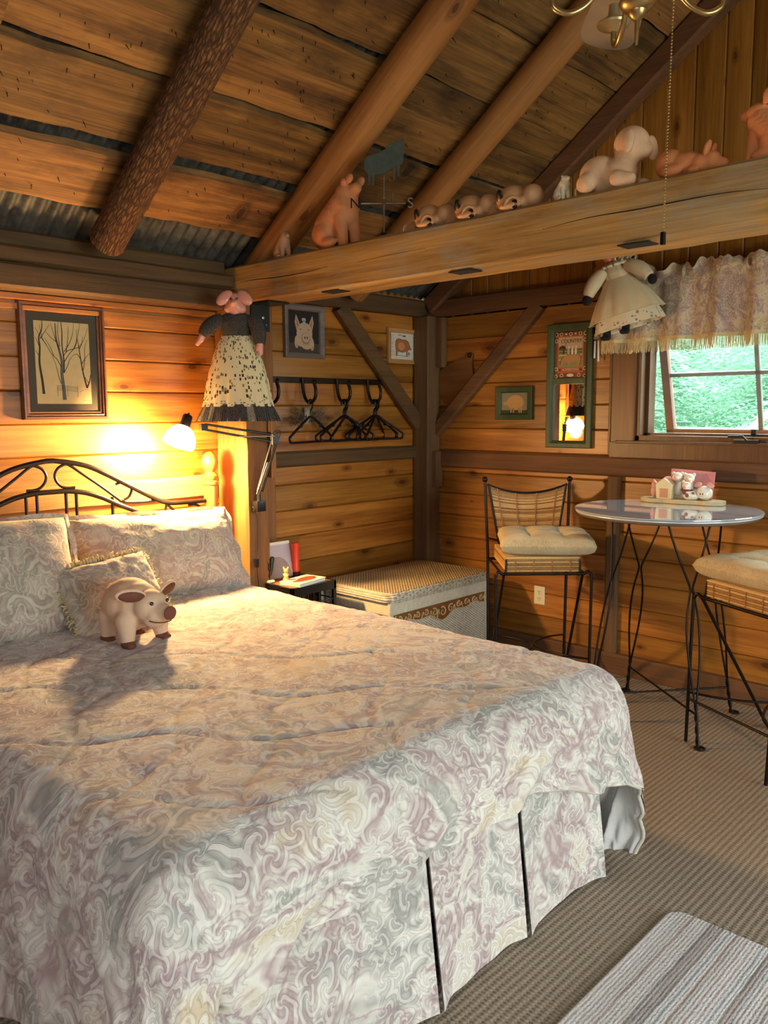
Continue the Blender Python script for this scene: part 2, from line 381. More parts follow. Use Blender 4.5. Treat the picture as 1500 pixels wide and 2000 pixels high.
def fabric_uv(name, cols, scale=1.0, relief=.5, ground=.5, rough=.85):
    """floral jacquard: soft colour patches under raised cream scrolls; uses the cloth's own UV in metres"""
    g = G(name); c = [lin(x) for x in cols]
    uv = g.coord((scale,)*3, 'UV')
    wob = g.n('TexNoise', {'Vector': uv, 'Scale': 7.0, 'Detail': 2.0}).outputs[1]
    w2 = g.n('VectorMath', {0: wob, 1: (.5, .5, .5)}, operation='SUBTRACT')
    w3 = g.n('VectorMath', {0: w2.outputs[0]}, operation='SCALE'); w3.inputs['Scale'].default_value = .085
    q = g.n('VectorMath', {0: uv, 1: w3.outputs[0]}, operation='ADD').outputs[0]
    def curls(sc_, kf, arms):
        v = g.n('TexVoronoi', {'Vector': q, 'Scale': sc_, 'Randomness': .9}, voronoi_dimensions='2D', feature='F1')
        d = g.n('VectorMath', {0: q, 1: v.outputs['Position']}, operation='SUBTRACT').outputs[0]
        x = g.n('SeparateXYZ', {0: d}); c3 = g.n('SeparateColor', {0: v.outputs['Color']})
        r = g.n('VectorMath', {0: g.n('CombineXYZ', {0: x.outputs[0], 1: x.outputs[1]}).outputs[0]}, operation='LENGTH').outputs['Value']
        th = g.math('ARCTAN2', x.outputs[1], x.outputs[0])
        sg_ = g.math('SIGN', g.math('SUBTRACT', c3.outputs[1], .5))
        ph = g.math('ADD', g.math('MULTIPLY', r, kf), g.math('ADD', g.math('MULTIPLY', g.math('MULTIPLY', th, sg_), arms), g.math('MULTIPLY', c3.outputs[0], 6.28)))
        return g.math('SINE', ph), r, th
    s1, r1, th1 = curls(6.6, 150, 1.0)
    s2, r2, th2 = curls(17, 270, 3.0)
    rib = g.math('SINE', g.math('ADD', g.math('MULTIPLY', th1, 26), g.math('MULTIPLY', r1, 500)))
    msk = g.ramp(g.noise(q, 6.0, 3, .6), [(.42, 0.0), (.50, 1.0)])
    sm = g.n('Mix', {0: msk, 2: s1, 3: s2}, data_type='FLOAT').outputs[0]
    mask = g.ramp(g.noise(g.coord((scale*1.1,)*3, 'UV', rot=(0, 0, .4)), 5.2, 3, .62), [(.36, 0.0), (.46, 1.0)])
    scroll = g.math('MULTIPLY', g.ramp(sm, [(.30, 0.0), (.55, 1.0)]), mask)
    s1 = sm
    a = g.noise(q, 3.0, 4, .6, .6); b = g.noise(g.coord((scale*1.3,)*3, 'UV', rot=(0, 0, .8)), 3.6, 4, .6, .8)
    gcol = g.ramp(a, [(.30, c[0]), (.41, c[1]), (.46, c[0]), (.53, c[2]), (.57, c[0]), (.66, c[3])])
    gcol = g.mix(g.ramp(b, [(.52, 0.0), (.56, .75), (.60, 0.0)]), gcol, c[4])
    th = g.n('TexWave', {'Vector': g.coord((scale,)*3, 'UV', rot=(0, 0, .5)), 'Scale': 120, 'Distortion': .4}).outputs[1]
    gcol = g.mix(g.math('MULTIPLY', th, .22), gcol, tuple(x*.6 for x in c[1][:3])+(1,))
    col = g.mix(g.math('MULTIPLY', scroll, ground), gcol, c[5])
    edge = g.ramp(g.math('ABSOLUTE', g.math('ADD', s1, .25)), [(.0, 1.0), (.30, 0.0)])
    col = g.mix(g.math('MULTIPLY', g.math('MULTIPLY', edge, mask), .46), col, tuple(x*.42 for x in c[1][:3])+(1,))
    g.set(Color=col, Roughness=rough, Sheen=.25)
    n1 = g.bump(scroll, relief, .004)
    n1 = g.bump(g.noise(uv, 55, 4, .65), relief*.55, .006, n1)
    n1 = g.bump(g.math('MULTIPLY', rib, scroll), relief*.25, .0015, n1)
    g.bump(th, .10, .001, n1); return g.m
JACQ = fabric_uv('floral_jacquard', ['#d8d2c6', '#99968e', '#a68c8b', '#c8b496', '#a08482', '#e6e1d8'], 1.0, .45, .38)
JACQP = fabric_uv('floral_jacquard_pillow', ['#c6baa6', '#a09484', '#b39a92', '#bda78c', '#a98a82', '#d8cfbd'], 1.15, .45, .42)
VALM = fabric_uv('floral_valance_cotton', ['#c9b493', '#a58c76', '#a08080', '#c2a272', '#7f7468', '#d2c09e'], 1.3, .25, .45)

def calico():
    g = G('cream_calico_print')
    uv = g.coord((1, 1, 1), 'UV')
    v = g.n('TexVoronoi', {'Vector': uv, 'Scale': 74, 'Randomness': .75}, feature='F1', distance='CHEBYCHEV')
    sp = g.n('SeparateColor', {0: v.outputs['Color']})
    m = g.math('LESS_THAN', v.outputs['Distance'], g.math('MULTIPLY', sp.outputs[0], .46))
    dot = g.ramp(sp.outputs[1], [(0, lin('#2c241e')), (.4, lin('#5b4a34')), (.75, lin('#8a744c'))], 'CONSTANT')
    g.set(Color=g.mix(m, lin('#d8c69a'), dot), Roughness=.9); return g.m
CALICO = calico()
def navyknit(name, a, b):
    g = G(name); uv = g.coord((1, 1, 1), 'UV')
    w = g.n('TexWave', {'Vector': uv, 'Scale': 55, 'Distortion': .6}).outputs[1]
    n = g.noise(g.coord((300, 120, 1), 'UV'), 1, 1)
    g.set(Color=g.ramp(g.math('MULTIPLY', w, n), [(.25, lin(a)), (.55, lin(b))]), Roughness=.95)
    g.bump(w, .4, .002); return g.m
NAVY = navyknit('navy_flecked_cloth', '#17171f', '#6d6252')
NAVYL = navyknit('pale_flecked_cloth', '#4c443e', '#c7b8a0')
def ditsy():
    g = G('cream_ditsy_floral_cloth'); c = g.coord((1, 1, 1), 'Object')
    v = g.n('TexVoronoi', {'Vector': c, 'Scale': 55}, feature='F1')
    sp = g.n('SeparateColor', {0: v.outputs['Color']})
    m = g.math('LESS_THAN', v.outputs['Distance'], g.math('MULTIPLY', sp.outputs[0], .45))
    col = g.ramp(sp.outputs[1], [(0, lin('#a9705f')), (.5, lin('#8c8468')), (.8, lin('#b5846c'))], 'CONSTANT')
    g.set(Color=g.mix(m, lin('#d6c5a4'), col), Roughness=.9); return g.m
DITSY = ditsy()
MUSLIN = simple('cream_muslin', '#d2bd95', .9, 0, .06, 12, .2, 200)
def weave(name, hi, lo, sc, axis=(0, 1, 2), src='Object', rough=.6, str_=.8):
    g = G(name); c = g.n('SeparateXYZ', {0: g.n('TexCoord').outputs[src]})
    a, b = c.outputs[axis[0]], c.outputs[axis[1]]
    sa = g.math('SINE', g.math('MULTIPLY', a, sc[0])); sb = g.math('SINE', g.math('MULTIPLY', b, sc[1]))
    h = g.math('MULTIPLY', sa, sb)
    hh = g.math('ADD', g.math('MULTIPLY', h, .5), .5)
    n = g.noise(g.coord((25, 25, 25)), 1.5, 3)
    f = g.math('ADD', hh, g.math('MULTIPLY', g.math('SUBTRACT', n, .5), .6))
    g.set(Color=g.ramp(f, [(.12, lin(lo)), (.55, lin(hi))]), Roughness=rough)
    g.bump(hh, str_, .005); return g.m
WICK_F = weave('whitewashed_wicker_front', '#d9d0bc', '#6e6250', (260, 420), (0, 2))
WICK_S = weave('whitewashed_wicker_side', '#d9d0bc', '#6e6250', (260, 420), (1, 2))
WICK_T = weave('wicker_lid', '#c9b389', '#5c4526', (300, 300), (0, 1))
WICK_R = weave('braided_wicker_rim', '#d3c9b3', '#7a6c56', (110, 700), (0, 2))
WHITEWASH = simple('whitewashed_reed', '#c9bfa8', .7, 0, .12, 40, .3, 90)
BANDM = simple('carved_brown_band', '#7a4c20', .5, 0, .2, 30, .2, 80)
GOLD = simple('worn_gold_scroll', '#d8c092', .5, .2, .12, 30)
def rattan(name):
    g = G(name); a = g.n('Attribute', attribute_name='rnd').outputs['Fac']
    n = g.noise(g.coord((40, 40, 40)), 2, 3)
    f = g.math('ADD', g.math('MULTIPLY', a, .7), g.math('MULTIPLY', n, .3))
    g.set(Color=g.ramp(f, [(.15, lin('#8a6230')), (.5, lin('#c4975a')), (.85, lin('#dcb87c'))]), Roughness=.5); return g.m
RATTAN = rattan('rattan_reed')
def cushionm():
    g = G('oatmeal_slub_cloth'); n = g.noise(g.coord((300, 300, 30)), 1, 2)
    b = g.noise(g.coord(), 6, 2)
    g.set(Color=g.ramp(g.math('ADD', g.math('MULTIPLY', n, .6), g.math('MULTIPLY', b, .4)), [(.3, lin('#a78f66')), (.7, lin('#d8c7a2'))]), Roughness=.9)
    g.bump(n, .3, .002); return g.m
CUSH = cushionm()
def carpet():
    g = G('ribbed_berber_carpet'); c = g.n('SeparateXYZ', {0: g.n('TexCoord').outputs['Object']})
    wn = g.noise(g.coord((1, 1, 1)), 9, 3)
    y = g.math('ADD', c.outputs[1], g.math('MULTIPLY', g.math('SUBTRACT', wn, .5), .006))
    P = 2*pi/.0215
    rib = g.math('SINE', g.math('MULTIPLY', y, P))
    row = g.math('FLOOR', g.math('MULTIPLY', y, 1/.0215))
    lx = g.math('ADD', g.math('MULTIPLY', c.outputs[0], 2*pi/.013), g.math('MULTIPLY', row, 3.14159))
    loop = g.math('SINE', lx)
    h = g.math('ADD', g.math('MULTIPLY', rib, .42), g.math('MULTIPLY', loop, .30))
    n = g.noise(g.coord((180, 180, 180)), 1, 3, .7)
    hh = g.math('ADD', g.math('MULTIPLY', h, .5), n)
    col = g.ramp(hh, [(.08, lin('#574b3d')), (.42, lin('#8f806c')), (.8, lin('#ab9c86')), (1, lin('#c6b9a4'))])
    big = g.noise(g.coord((1, 1, 1)), 2, 2)
    g.set(Color=g.mix(g.math('MULTIPLY', big, .25), col, lin('#7c6850')), Roughness=.97)
    g.bump(hh, .8, .007); return g.m
CARPET = carpet()
def rugm():
    g = G('striped_woven_rug'); c = g.n('SeparateXYZ', {0: g.n('TexCoord').outputs['Object']})
    wn = g.noise(g.coord((2, 2, 2)), 6, 3)
    y = g.math('ADD', c.outputs[1], g.math('MULTIPLY', g.math('SUBTRACT', wn, .5), .007))
    row = g.math('FLOOR', g.math('MULTIPLY', y, 1/.0105))
    wv = g.n('TexWhiteNoise', {'W': row}, noise_dimensions='1D').outputs[0]
    seg = g.noise(g.coord((3, 120, 1)), 1.0, 2)
    f = g.math('ADD', g.math('MULTIPLY', wv, .8), g.math('MULTIPLY', seg, .25))
    col = g.ramp(f, [(0, lin('#6e6b68')), (.12, lin('#a5a19c')), (.20, lin('#dedad4')), (.40, lin('#e6e2dc')), (.55, lin('#faf9f6')), (.74, lin('#d8c6bf')), (.80, lin('#a29b97')), (.84, lin('#dfe4e4')), (.95, lin('#b9c4c6'))], 'LINEAR')
    tw = g.math('SINE', g.math('ADD', g.math('MULTIPLY', c.outputs[0], 420), g.math('MULTIPLY', row, 2.1)))
    rib = g.math('SINE', g.math('MULTIPLY', y, 2*pi/.0105))
    n = g.noise(g.coord((200, 200, 200)), 1, 3)
    h = g.math('ADD', g.math('MULTIPLY', rib, .22), g.math('ADD', g.math('MULTIPLY', tw, .22), g.math('MULTIPLY', n, 1.3)))
    g.set(Color=g.mix(g.math('MULTIPLY', n, .35), col, lin('#8a857e')), Roughness=.97); g.bump(h, .9, .007); return g.m
RUG = rugm()
def glassm(name, tint=(1, 1, 1, 1)):
    g = G(name); t = g.n('BsdfTransparent', {'Color': tint}); gl = g.n('BsdfGlossy', {'Roughness': .02, 'Color': (1, 1, 1, 1)})
    fr = g.n('LayerWeight', {'Blend': .12}).outputs['Fresnel']
    mx = g.n('MixShader', {0: fr, 1: t.outputs[0], 2: gl.outputs[0]}); g.t.links.new(mx.outputs[0], g.out.inputs[0]); return g.m
GLASS = glassm('window_glass', (.95, .975, .97, 1)); PICGLASS = glassm('picture_glass', (.97, .97, .96, 1))
def mirrorm():
    g = G('mirror_silver'); n = g.noise(g.coord(), 3, 1)
    g.set(Color=g.ramp(n, [(0, .86), (1, .9)]), Metallic=1.0, Roughness=.01); return g.m
MIRROR = mirrorm()
def tableglass():
    g = G('table_glass'); n = g.noise(g.coord(), 4, 2)
    g.set(Color=g.ramp(n, [(0, lin('#a4b2ba')), (1, lin('#b4c0c6'))]), Roughness=.05, Spec=.9, Coat=1.0, CoatRough=.03); return g.m
TABGLASS = tableglass()
def shade_glow(col, s):
    g = G('lit_white_glass_shade'); n = g.noise(g.coord(), 3, 1)
    g.set(Color=(.9, .85, .75, 1), Roughness=.3, Emit=g.ramp(n, [(0, col), (1, col)]), EmitS=s); return g.m
def leafm(name, a, b):
    g = G(name); r = g.n('Attribute', attribute_name='rnd').outputs['Fac']
    n = g.noise(g.coord(), 1.2, 3)
    f = g.math('ADD', g.math('MULTIPLY', r, .6), g.math('MULTIPLY', n, .4))
    g.set(Color=g.ramp(f, [(.2, lin(a)), (.8, lin(b))]), Roughness=.7)
    tr = g.n('BsdfTranslucent', {'Color': lin(b)}); mx = g.n('MixShader', {0: .35, 1: g.b.outputs[0], 2: tr.outputs[0]})
    g.t.links.new(mx.outputs[0], g.out.inputs[0]); return g.m
LEAF = leafm('spruce_needles', '#1f5138', '#76a585')
GRASSM = simple('lawn_ground', '#1f3a1c', .95, 0, .3, 3)

# ------------------------------------------------------------------ room shell
XL, XR, YB, YF = -1.25, 4.24, -2.7, 3.66          # plank faces of the four walls
KZ = 4.74                                           # roof underside: z = KZ - .70*y
RIDGE = 0.48
def roof(y): return KZ - .70*y if y > RIDGE else KZ - .70*(2*RIDGE - y)
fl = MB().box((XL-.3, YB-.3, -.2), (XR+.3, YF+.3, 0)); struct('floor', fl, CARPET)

def planks(mb, zs, u0, u1, place, holes=(), t=.02, butt=.5, seed=1):
    """rows between consecutive zs; place(u,n,z)->world, n = 0 at the face, t behind it"""
    rr = random.Random(seed)
    for z0, z1 in zip(zs[:-1], zs[1:]):
        segs = [(u0, u1)]
        for h0, h1, hz0, hz1 in holes:
            if z1 > hz0+.01 and z0 < hz1-.01:
                segs = [s for a, b in segs for s in ((a, min(b, h0)), (max(a, h1), b)) if s[1]-s[0] > .02]
        out = []
        for a, b in segs:
            if b-a > 1.2 and rr.random() < butt:
                m = a+(b-a)*rr.uniform(.25, .75); out += [(a, m), (m, b)]
            else: out.append((a, b))
        for a, b in out:
            g0, c = .0012, .006; rn = rr.random(); vs = []
            prof = [(t, z0), (c, z0+g0), (0, z0+g0+c), (0, z1-g0-c), (c, z1-g0), (t, z1)]
            for u in (a, b): vs += [place(u, n, z) for n, z in prof]
            n = 6; fs = [(i, i+1, n+i+1, n+i) for i in range(5)] + [tuple(range(6)), tuple(range(6, 12))]
            mb.add(vs, fs, 0, rn)
def rows(a, b, step, anchor):
    k0 = math.ceil((a-anchor)/step+.15); z = [a]
    while anchor+k0*step < b-.02: z.append(anchor+k0*step); k0 += 1
    return z+[b]
# headboard wall (two runs of boards, each side of the post)
mb = MB()
planks(mb, rows(0, 2.32, .1475, 1.451), XL, 2.62, lambda u, n, z: V((u, YF+n, z)), seed=3)
planks(mb, rows(0, 2.32, .1515, 1.080), 2.62, XR+.02, lambda u, n, z: V((u, YF+n, z)), seed=4, butt=.3)
mb.box((XL-.2, YF+.02, -.05), (XR+.2, YF+.14, 2.24)); struct('wall_left', mb, PINE_X)
# gable wall with the window: horizontal boards below the plate, upright boards above it
WY0, WY1, WZ0, WZ1 = .55, 2.13, 1.335, 2.06
mb = MB()
planks(mb, rows(0, 2.12, .143, 1.243), YB, YF+.02, lambda u, n, z: V((XR+n, u, z)), [(WY0, WY1, WZ0, WZ1)], seed=6, butt=.25)
for k in range(-3, 20):                              # backing with the window hole left out
    pass
for a, b in (((YB-.1, 0), (YF+.1, WZ0)), ((YB-.1, WZ1), (YF+.1, 2.12)), ((YB-.1, WZ0), (WY0, WZ1)), ((WY1, WZ0), (YF+.1, WZ1))):
    mb.box((XR+.02, a[0], a[1]), (XR+.15, b[0], b[1]))
rr = random.Random(8)
y = YF+.02; up = MB()
while y > YB-.02:
    w = rr.choice((.125, .14, .15)); y1 = max(y-w, YB-.02); c = .006
    for ya, yb in ((y, y1),):
        z0 = 2.10; za, zb = roof(ya)+.03, roof(yb)+.03
        prof = [(.02, ya), (c, ya-.001), (0, ya-.001-c), (0, yb+.001+c), (c, yb+.001), (.02, yb)]
        vs = [V((XR+n, q, z0)) for n, q in prof] + [V((XR+n, q, za+(zb-za)*(ya-q)/max(.01, ya-yb))) for n, q in prof]
        up.add(vs, [(i, i+1, 7+i, 6+i) for i in range(5)] + [tuple(range(6)), tuple(range(6, 12))], 1, rr.random())
    y = y1
for f in range(0): pass
b0 = len(mb.v); mb.v += up.v; mb.f += [[i+b0 for i in f] for f in up.f]; mb.m += up.m; mb.r += up.r
tri = [(YF+.1, 2.1), (RIDGE, roof(RIDGE)+.1), (YB-.1, 2.1), ]
mb.prism([(-p[0], p[1]) for p in tri], .1, Matrix(((0, 0, 1, XR+.021), (-1, 0, 0, 0), (0, 1, 0, 0), (0, 0, 0, 1))), 1)
struct('wall_right', mb, [PINE_Y, PINE_Z])
# the two walls behind the viewer, with a wide glazed opening that lets the day in
DX0, DX1, DZ0, DZ1 = .55, 3.55, .25, 2.1
mb = MB()
planks(mb, rows(0, 2.3, .15, 0.02), XL, XR+.02, lambda u, n, z: V((u, YB-n, z)), [(DX0, DX1, DZ0, DZ1)], seed=9)
for a, b in (((XL-.2, 0), (XR+.2, DZ0)), ((XL-.2, DZ1), (XR+.2, 2.55)), ((XL-.2, DZ0), (DX0, DZ1)), ((DX1, DZ0), (XR+.2, DZ1))):
    mb.box((a[0], YB-.14, a[1]), (b[0], YB-.02, b[1]))
struct('wall_back', mb, PINE_X)
mb = MB()
EY0, EY1, EZ0, EZ1 = -.95, .55, 1.35, 2.4
zr = [.15*k for k in range(30)]
for z0, z1 in zip(zr[:-1], zr[1:]):
    hw = min(YF-RIDGE, (roof(RIDGE)-z0)/.70); planks(mb, [z0, z1], max(YB, RIDGE-hw), min(YF, RIDGE+hw), lambda u, n, z: V((XL-n, u, z)), [(EY0, EY1, EZ0, EZ1)], seed=int(z0*100))
MW = Matrix(((0, 0, 1, XL-.13), (-1, 0, 0, 0), (0, 1, 0, 0), (0, 0, 0, 1)))
mb.prism([(-YF-.1, 0), (-YF-.1, 2.1), (-EY1, roof(EY1)+.1), (-EY1, 0)][::-1], .1, MW); mb.prism([(-EY0, 0), (-EY0, roof(EY0)+.1), (-YB+.1, 2.1), (-YB+.1, 0)][::-1], .1, MW)
mb.prism([(-EY1, 0), (-EY1, EZ0), (-EY0, EZ0), (-EY0, 0)][::-1], .1, MW); mb.prism([(-EY1, EZ1), (-EY1, roof(EY1)+.1), (-RIDGE, roof(RIDGE)+.1), (-EY0, roof(EY0)+.1), (-EY0, EZ1)][::-1], .1, MW)
struct('wall_near', mb, PINE_Y)

# roof boards with live edges, gaps between them, and the ribbed sheet above
def deckboard(mb, y0, y1, x0, x1, seed, side=1, t=.024, warp=.012, top=None):
    n = int((x1-x0)/.06); rn = random.Random(seed).random(); vs = []; fs = []
    for i in range(n+1):
        x = x0+(x1-x0)*i/n
        a = y0+warp*nz(x*1.9, seed*3.1)+.5*warp*nz(x*7, seed*5.7); b = y1+warp*nz(x*1.7, seed*7.7+5)+.5*warp*nz(x*8, seed*2.3)
        sag = .004*nz(x*1.3, seed)
        for yy, dz in ((a, sag), (b, sag), (b, t), (a, t)):
            yw = yy if side > 0 else 2*RIDGE-yy
            vs.append(V((x, yw, roof(yw)+dz*1.2)))
    for i in range(n):
        for k in range(4): l = (k+1) % 4; fs.append((4*i+k, 4*i+l, 4*i+4+l, 4*i+4+k))
    fs += [(0, 1, 2, 3), (4*n+3, 4*n+2, 4*n+1, 4*n)]
    mb.add(vs, fs, 0, rn)
mb = MB()
bands = [(3.165, 3.385), (2.875, 3.11), (2.662, 2.842), (2.54, 2.656), (2.262, 2.512), (2.0, 2.252), (1.74, 1.985), (1.46, 1.735), (1.22, 1.445), (.95, 1.21), (.70, .945), (.47, .69)]
xs = [[XL-.05, .6, XR+.05], [XL-.05, 2.75, XR+.05], [XL-.05, 1.2, 3.5, XR+.05], [XL-.05, 2.72, XR+.05], [XL-.05, 1.9, XR+.05], [XL-.05, 2.68, XR+.05]]
sd = 0
for bi, (a, b) in enumerate(bands):
    x = xs[bi % 6]
    for xa, xb in zip(x[:-1], x[1:]):
        sd += 1; jog = .012*((sd*7) % 3-1)
        deckboard(mb, a+jog*.5, b+jog*.5, xa, xb, sd, warp=.013)
        deckboard(mb, a, b+.03, xa, xb, sd+50, side=-1)
deckboard(mb, 3.375, 3.7, XL-.05, XR+.05, 99, side=-1)
for k in range(400):                                 # roofing nails through the boards
    a, b = bands[R.randrange(0, 8)]; x = R.uniform(.9, 4.1); yy = R.uniform(a+.02, b-.02); L = R.uniform(.008, .02)
    p = V((x, yy, roof(yy))); q = p+V((R.uniform(-.008, .008), R.uniform(-.008, .008)-.4*L, -L))
    mb.tube([p+V((0, 0, .004)), q], [.0022, .001], 4, mi=1)
struct('ceiling', mb, [DECK, BRONZE])
mb = MB()
def sheet(side):
    def fn(u, v):
        x = XL-.3+(XR-XL+.6)*u; yy = RIDGE+(3.85-RIDGE)*v; yw = yy if side > 0 else 2*RIDGE-yy
        return V((x, yw, roof(yw)+.062+.011*sin(x*2*pi/.062)))
    return fn
mb.grid(sheet(1), 620, 4); mb.grid(sheet(-1), 60, 2)
o = struct('ceiling.001', mb, SHEET, smooth=60)

# hewn timbers -------------------------------------------------------------
def timber(p0, p1, w, h, up=(0, 0, 1), seg=None, amp=.004, ch=.012, seed=0, taper=None):
    p0, p1 = V(p0), V(p1); d = p1-p0; L = d.length; d.normalize(); sx = d.cross(V(up)).normalized(); uz = sx.cross(d)
    seg = seg or max(4, int(L/.09)); mb = MB(); vs = []; fs = []
    q = [(-w/2+ch, -h/2), (w/2-ch, -h/2), (w/2, -h/2+ch), (w/2, h/2-ch), (w/2-ch, h/2), (-w/2+ch, h/2), (-w/2, h/2-ch), (-w/2, -h/2+ch)]
    for i in range(seg+1):
        t = i/seg; k = 1 if not taper else 1+(taper-1)*t
        for j, (a, b) in enumerate(q):
            na = amp*(nz(t*L*2.2, seed*3+j//2)+.6*nz(t*L*9, seed+j*3.3)); nb = amp*(nz(t*L*2.0, seed*5+j//2+9)+.6*nz(t*L*8, seed+j*1.7+4))
            vs.append(p0+d*(t*L)+sx*(a*k+na)+uz*(b*k+nb))
    for i in range(seg):
        for k in range(8): l = (k+1) % 8; fs.append((8*i+k, 8*i+l, 8*i+8+l, 8*i+8+k))
    fs += [tuple(range(8)), tuple(range(8*seg, 8*seg+8))]
    mb.add(vs, fs, 0, (seed*.37) % 1); return mb
def beam_thing(name, label, cat, mb, m, group=None): return solo(name, mb, m, label, cat, group, smooth=28, base=False)
# wall plates
beam_thing('wall_plate_beam', 'long brown hewn beam along the top of the wall above the bed, lower of two', 'beam', timber((XL+.01, 3.575, 2.067), (2.585, 3.575, 2.067), .15, .104, seed=1), TIMB_X)
beam_thing('wall_plate_beam', 'brown hewn beam lying under the eave, upper of two above the bed', 'beam', timber((XL+.01, 3.59, 2.157), (2.585, 3.59, 2.157), .14, .072, seed=2, amp=.006), TIMB_X)
beam_thing('eave_board', 'dark weathered board under the ribbed roof sheet above the bed', 'board', timber((XL+.01, 3.615, 2.232), (2.585, 3.615, 2.232), .05, .075, seed=3), TIMB_X)
beam_thing('wall_plate_beam', 'dark hewn beam on top of the back wall over the coat hooks', 'beam', timber((2.80, 3.62, 2.16), (XR-.005, 3.62, 2.16), .08, .105, seed=4), TIMB_X)
beam_thing('wall_plate_beam', 'dark hewn beam across the window wall at eave height', 'beam', timber((XR-.035, YB+.02, 2.16), (XR-.035, 3.575, 2.16), .07, .108, seed=5), TIMB_Y)
# tie beam; near-black plates stand in for the shade inside its mortises
TX0, TX1, TZ0, TZ1 = 2.59, 2.79, 2.045, 2.235
tb = timber((.5*(TX0+TX1), 3.655, .5*(TZ0+TZ1)), (.5*(TX0+TX1), YB+.02, .5*(TZ0+TZ1)), TX1-TX0, TZ1-TZ0, seed=6, amp=.0045, ch=.01)
o = thing('tie_beam', 'long hewn tie beam crossing the room with pig figures along its top', 'beam', (2.69, 3.0, 2.045))
tbo = obj('timber', tb, TIE, o, smooth=28)
MORT = simple('hollow_shade', '#0c0806', .95, 0, .2)
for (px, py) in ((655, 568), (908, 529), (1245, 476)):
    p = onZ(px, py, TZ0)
    obj('mortise_shade_plate', MB().box((p.x-.035, p.y-.055, TZ0-.0052), (p.x+.04, p.y+.055, TZ0-.001)), MORT, o)
def crack(pts, w):
    P = [onX(px, py, TX0-.0058) for px, py in pts]; P = smoothpath(P, 5); mb = MB()
    mb.tube(P, [max(.0006, w*sin(pi*min(1, i/(len(P)-1)*.97+.03))) for i in range(len(P))], 5, flat=1.0); obj('check_crack', mb, MORT, o)
crack([(463, 552), (500, 546), (545, 541), (600, 531), (640, 520)], .0022)
crack([(1060, 448), (1150, 425), (1250, 408), (1330, 392), (1420, 376), (1500, 368)], .0022)
crack([(700, 512), (760, 498), (830, 485)], .001)
# log rafters
def log(x, y0, y1, r0, r1, seed, bend=.012, amp=.05):
    mb = MB(); n = 46; vs = []; fs = []; sg = 22
    sl = V((0, -1, .70)).normalized(); nr = V((0, .70, 1)).normalized()
    for i in range(n+1):
        t = i/n; y = y0+(y1-y0)*t; r = r0+(r1-r0)*t
        c = V((x+bend*nz(t*3, seed), y, roof(y)-.006-r*1.0/.819)) + nr*0
        for k in range(sg):
            a = pi/2+2*pi*k/sg; q = r*(1+amp*nz(cos(a)*1.2+seed, sin(a)*1.2, t*5)+amp*.5*nz(cos(a)*3, sin(a)*3+seed, t*14))
            vs.append(c+V((1, 0, 0))*(cos(a)*q)+nr*(sin(a)*q))
    for i in range(n):
        for k in range(sg): l = (k+1) % sg; fs.append((sg*i+k, sg*i+l, sg*i+sg+l, sg*i+sg+k))
    fs += [tuple(range(sg)), tuple(range(sg*n, sg*n+sg))]
    mb.uv = {i*sg+k: (2*pi*r0*k/sg+seed, (y0-y1)*1.22*i/n+seed*3) for i in range(n+1) for k in range(sg)}
    return mb.add(vs, fs, 0, .5)
solo('log_rafter', log(1.85, 3.43, RIDGE+.02, .078, .072, 1, amp=.09), BARK, 'round log rafter still covered in rough dark bark', 'rafter', smooth=60, base=False)
solo('log_rafter', log(2.70, 3.56, RIDGE+.02, .082, .078, 2), LOG, 'peeled round log rafter landing on the end of the tie beam', 'rafter', smooth=60, base=False)
solo('log_rafter', log(3.43, 3.50, RIDGE+.02, .076, .07, 3), LOG, 'peeled round log rafter nearest the gable, behind the fan blade', 'rafter', smooth=60, base=False)
solo('log_rafter', log(1.02, 3.43, RIDGE+.02, .078, .072, 4), LOG, 'peeled log rafter cut off at the far left of the roof', 'rafter', smooth=60, base=False)
mb = MB().beam((1.85-.0, 3.405, 2.19), (1.90, 3.40, 2.165), .05, .03)
gz = lambda y: roof(y)-.075
solo('gable_rafter', timber((XR-.05, 3.56, gz(3.56)), (XR-.05, RIDGE+.02, gz(RIDGE+.02)), .09, .115, seed=8, amp=.005), TIMB_Y, 'flat brown rafter board sloping up against the gable wall', 'rafter', smooth=28, base=False)
# posts, rails and braces
pm = timber((2.625, 3.53, 0), (2.625, 3.53, 2.04), .15, .25, up=(0, 1, 0), seed=9, amp=.008)
post = thing('corner_post', 'upright hewn post beside the bed carrying the tie beam', 'post', (2.625, 3.53, 0))
obj('timber', pm, POST_Z, post, smooth=28)
mb = MB().box((2.715, 3.40, 1.155), (2.745, 3.47, 1.50)); mb.box((2.70, 3.405, 1.395), (2.75, 3.455, 1.47))
obj('wood_packer', mb, POST_Z, post, bevel=.003)
beam_thing('wall_board', 'upright knotty board fixed to the wall right of the bed post', 'board', timber((2.83, 3.64, 0), (2.83, 3.64, 2.10), .19, .03, up=(0, 1, 0), seed=10, amp=.002), POST_Z)
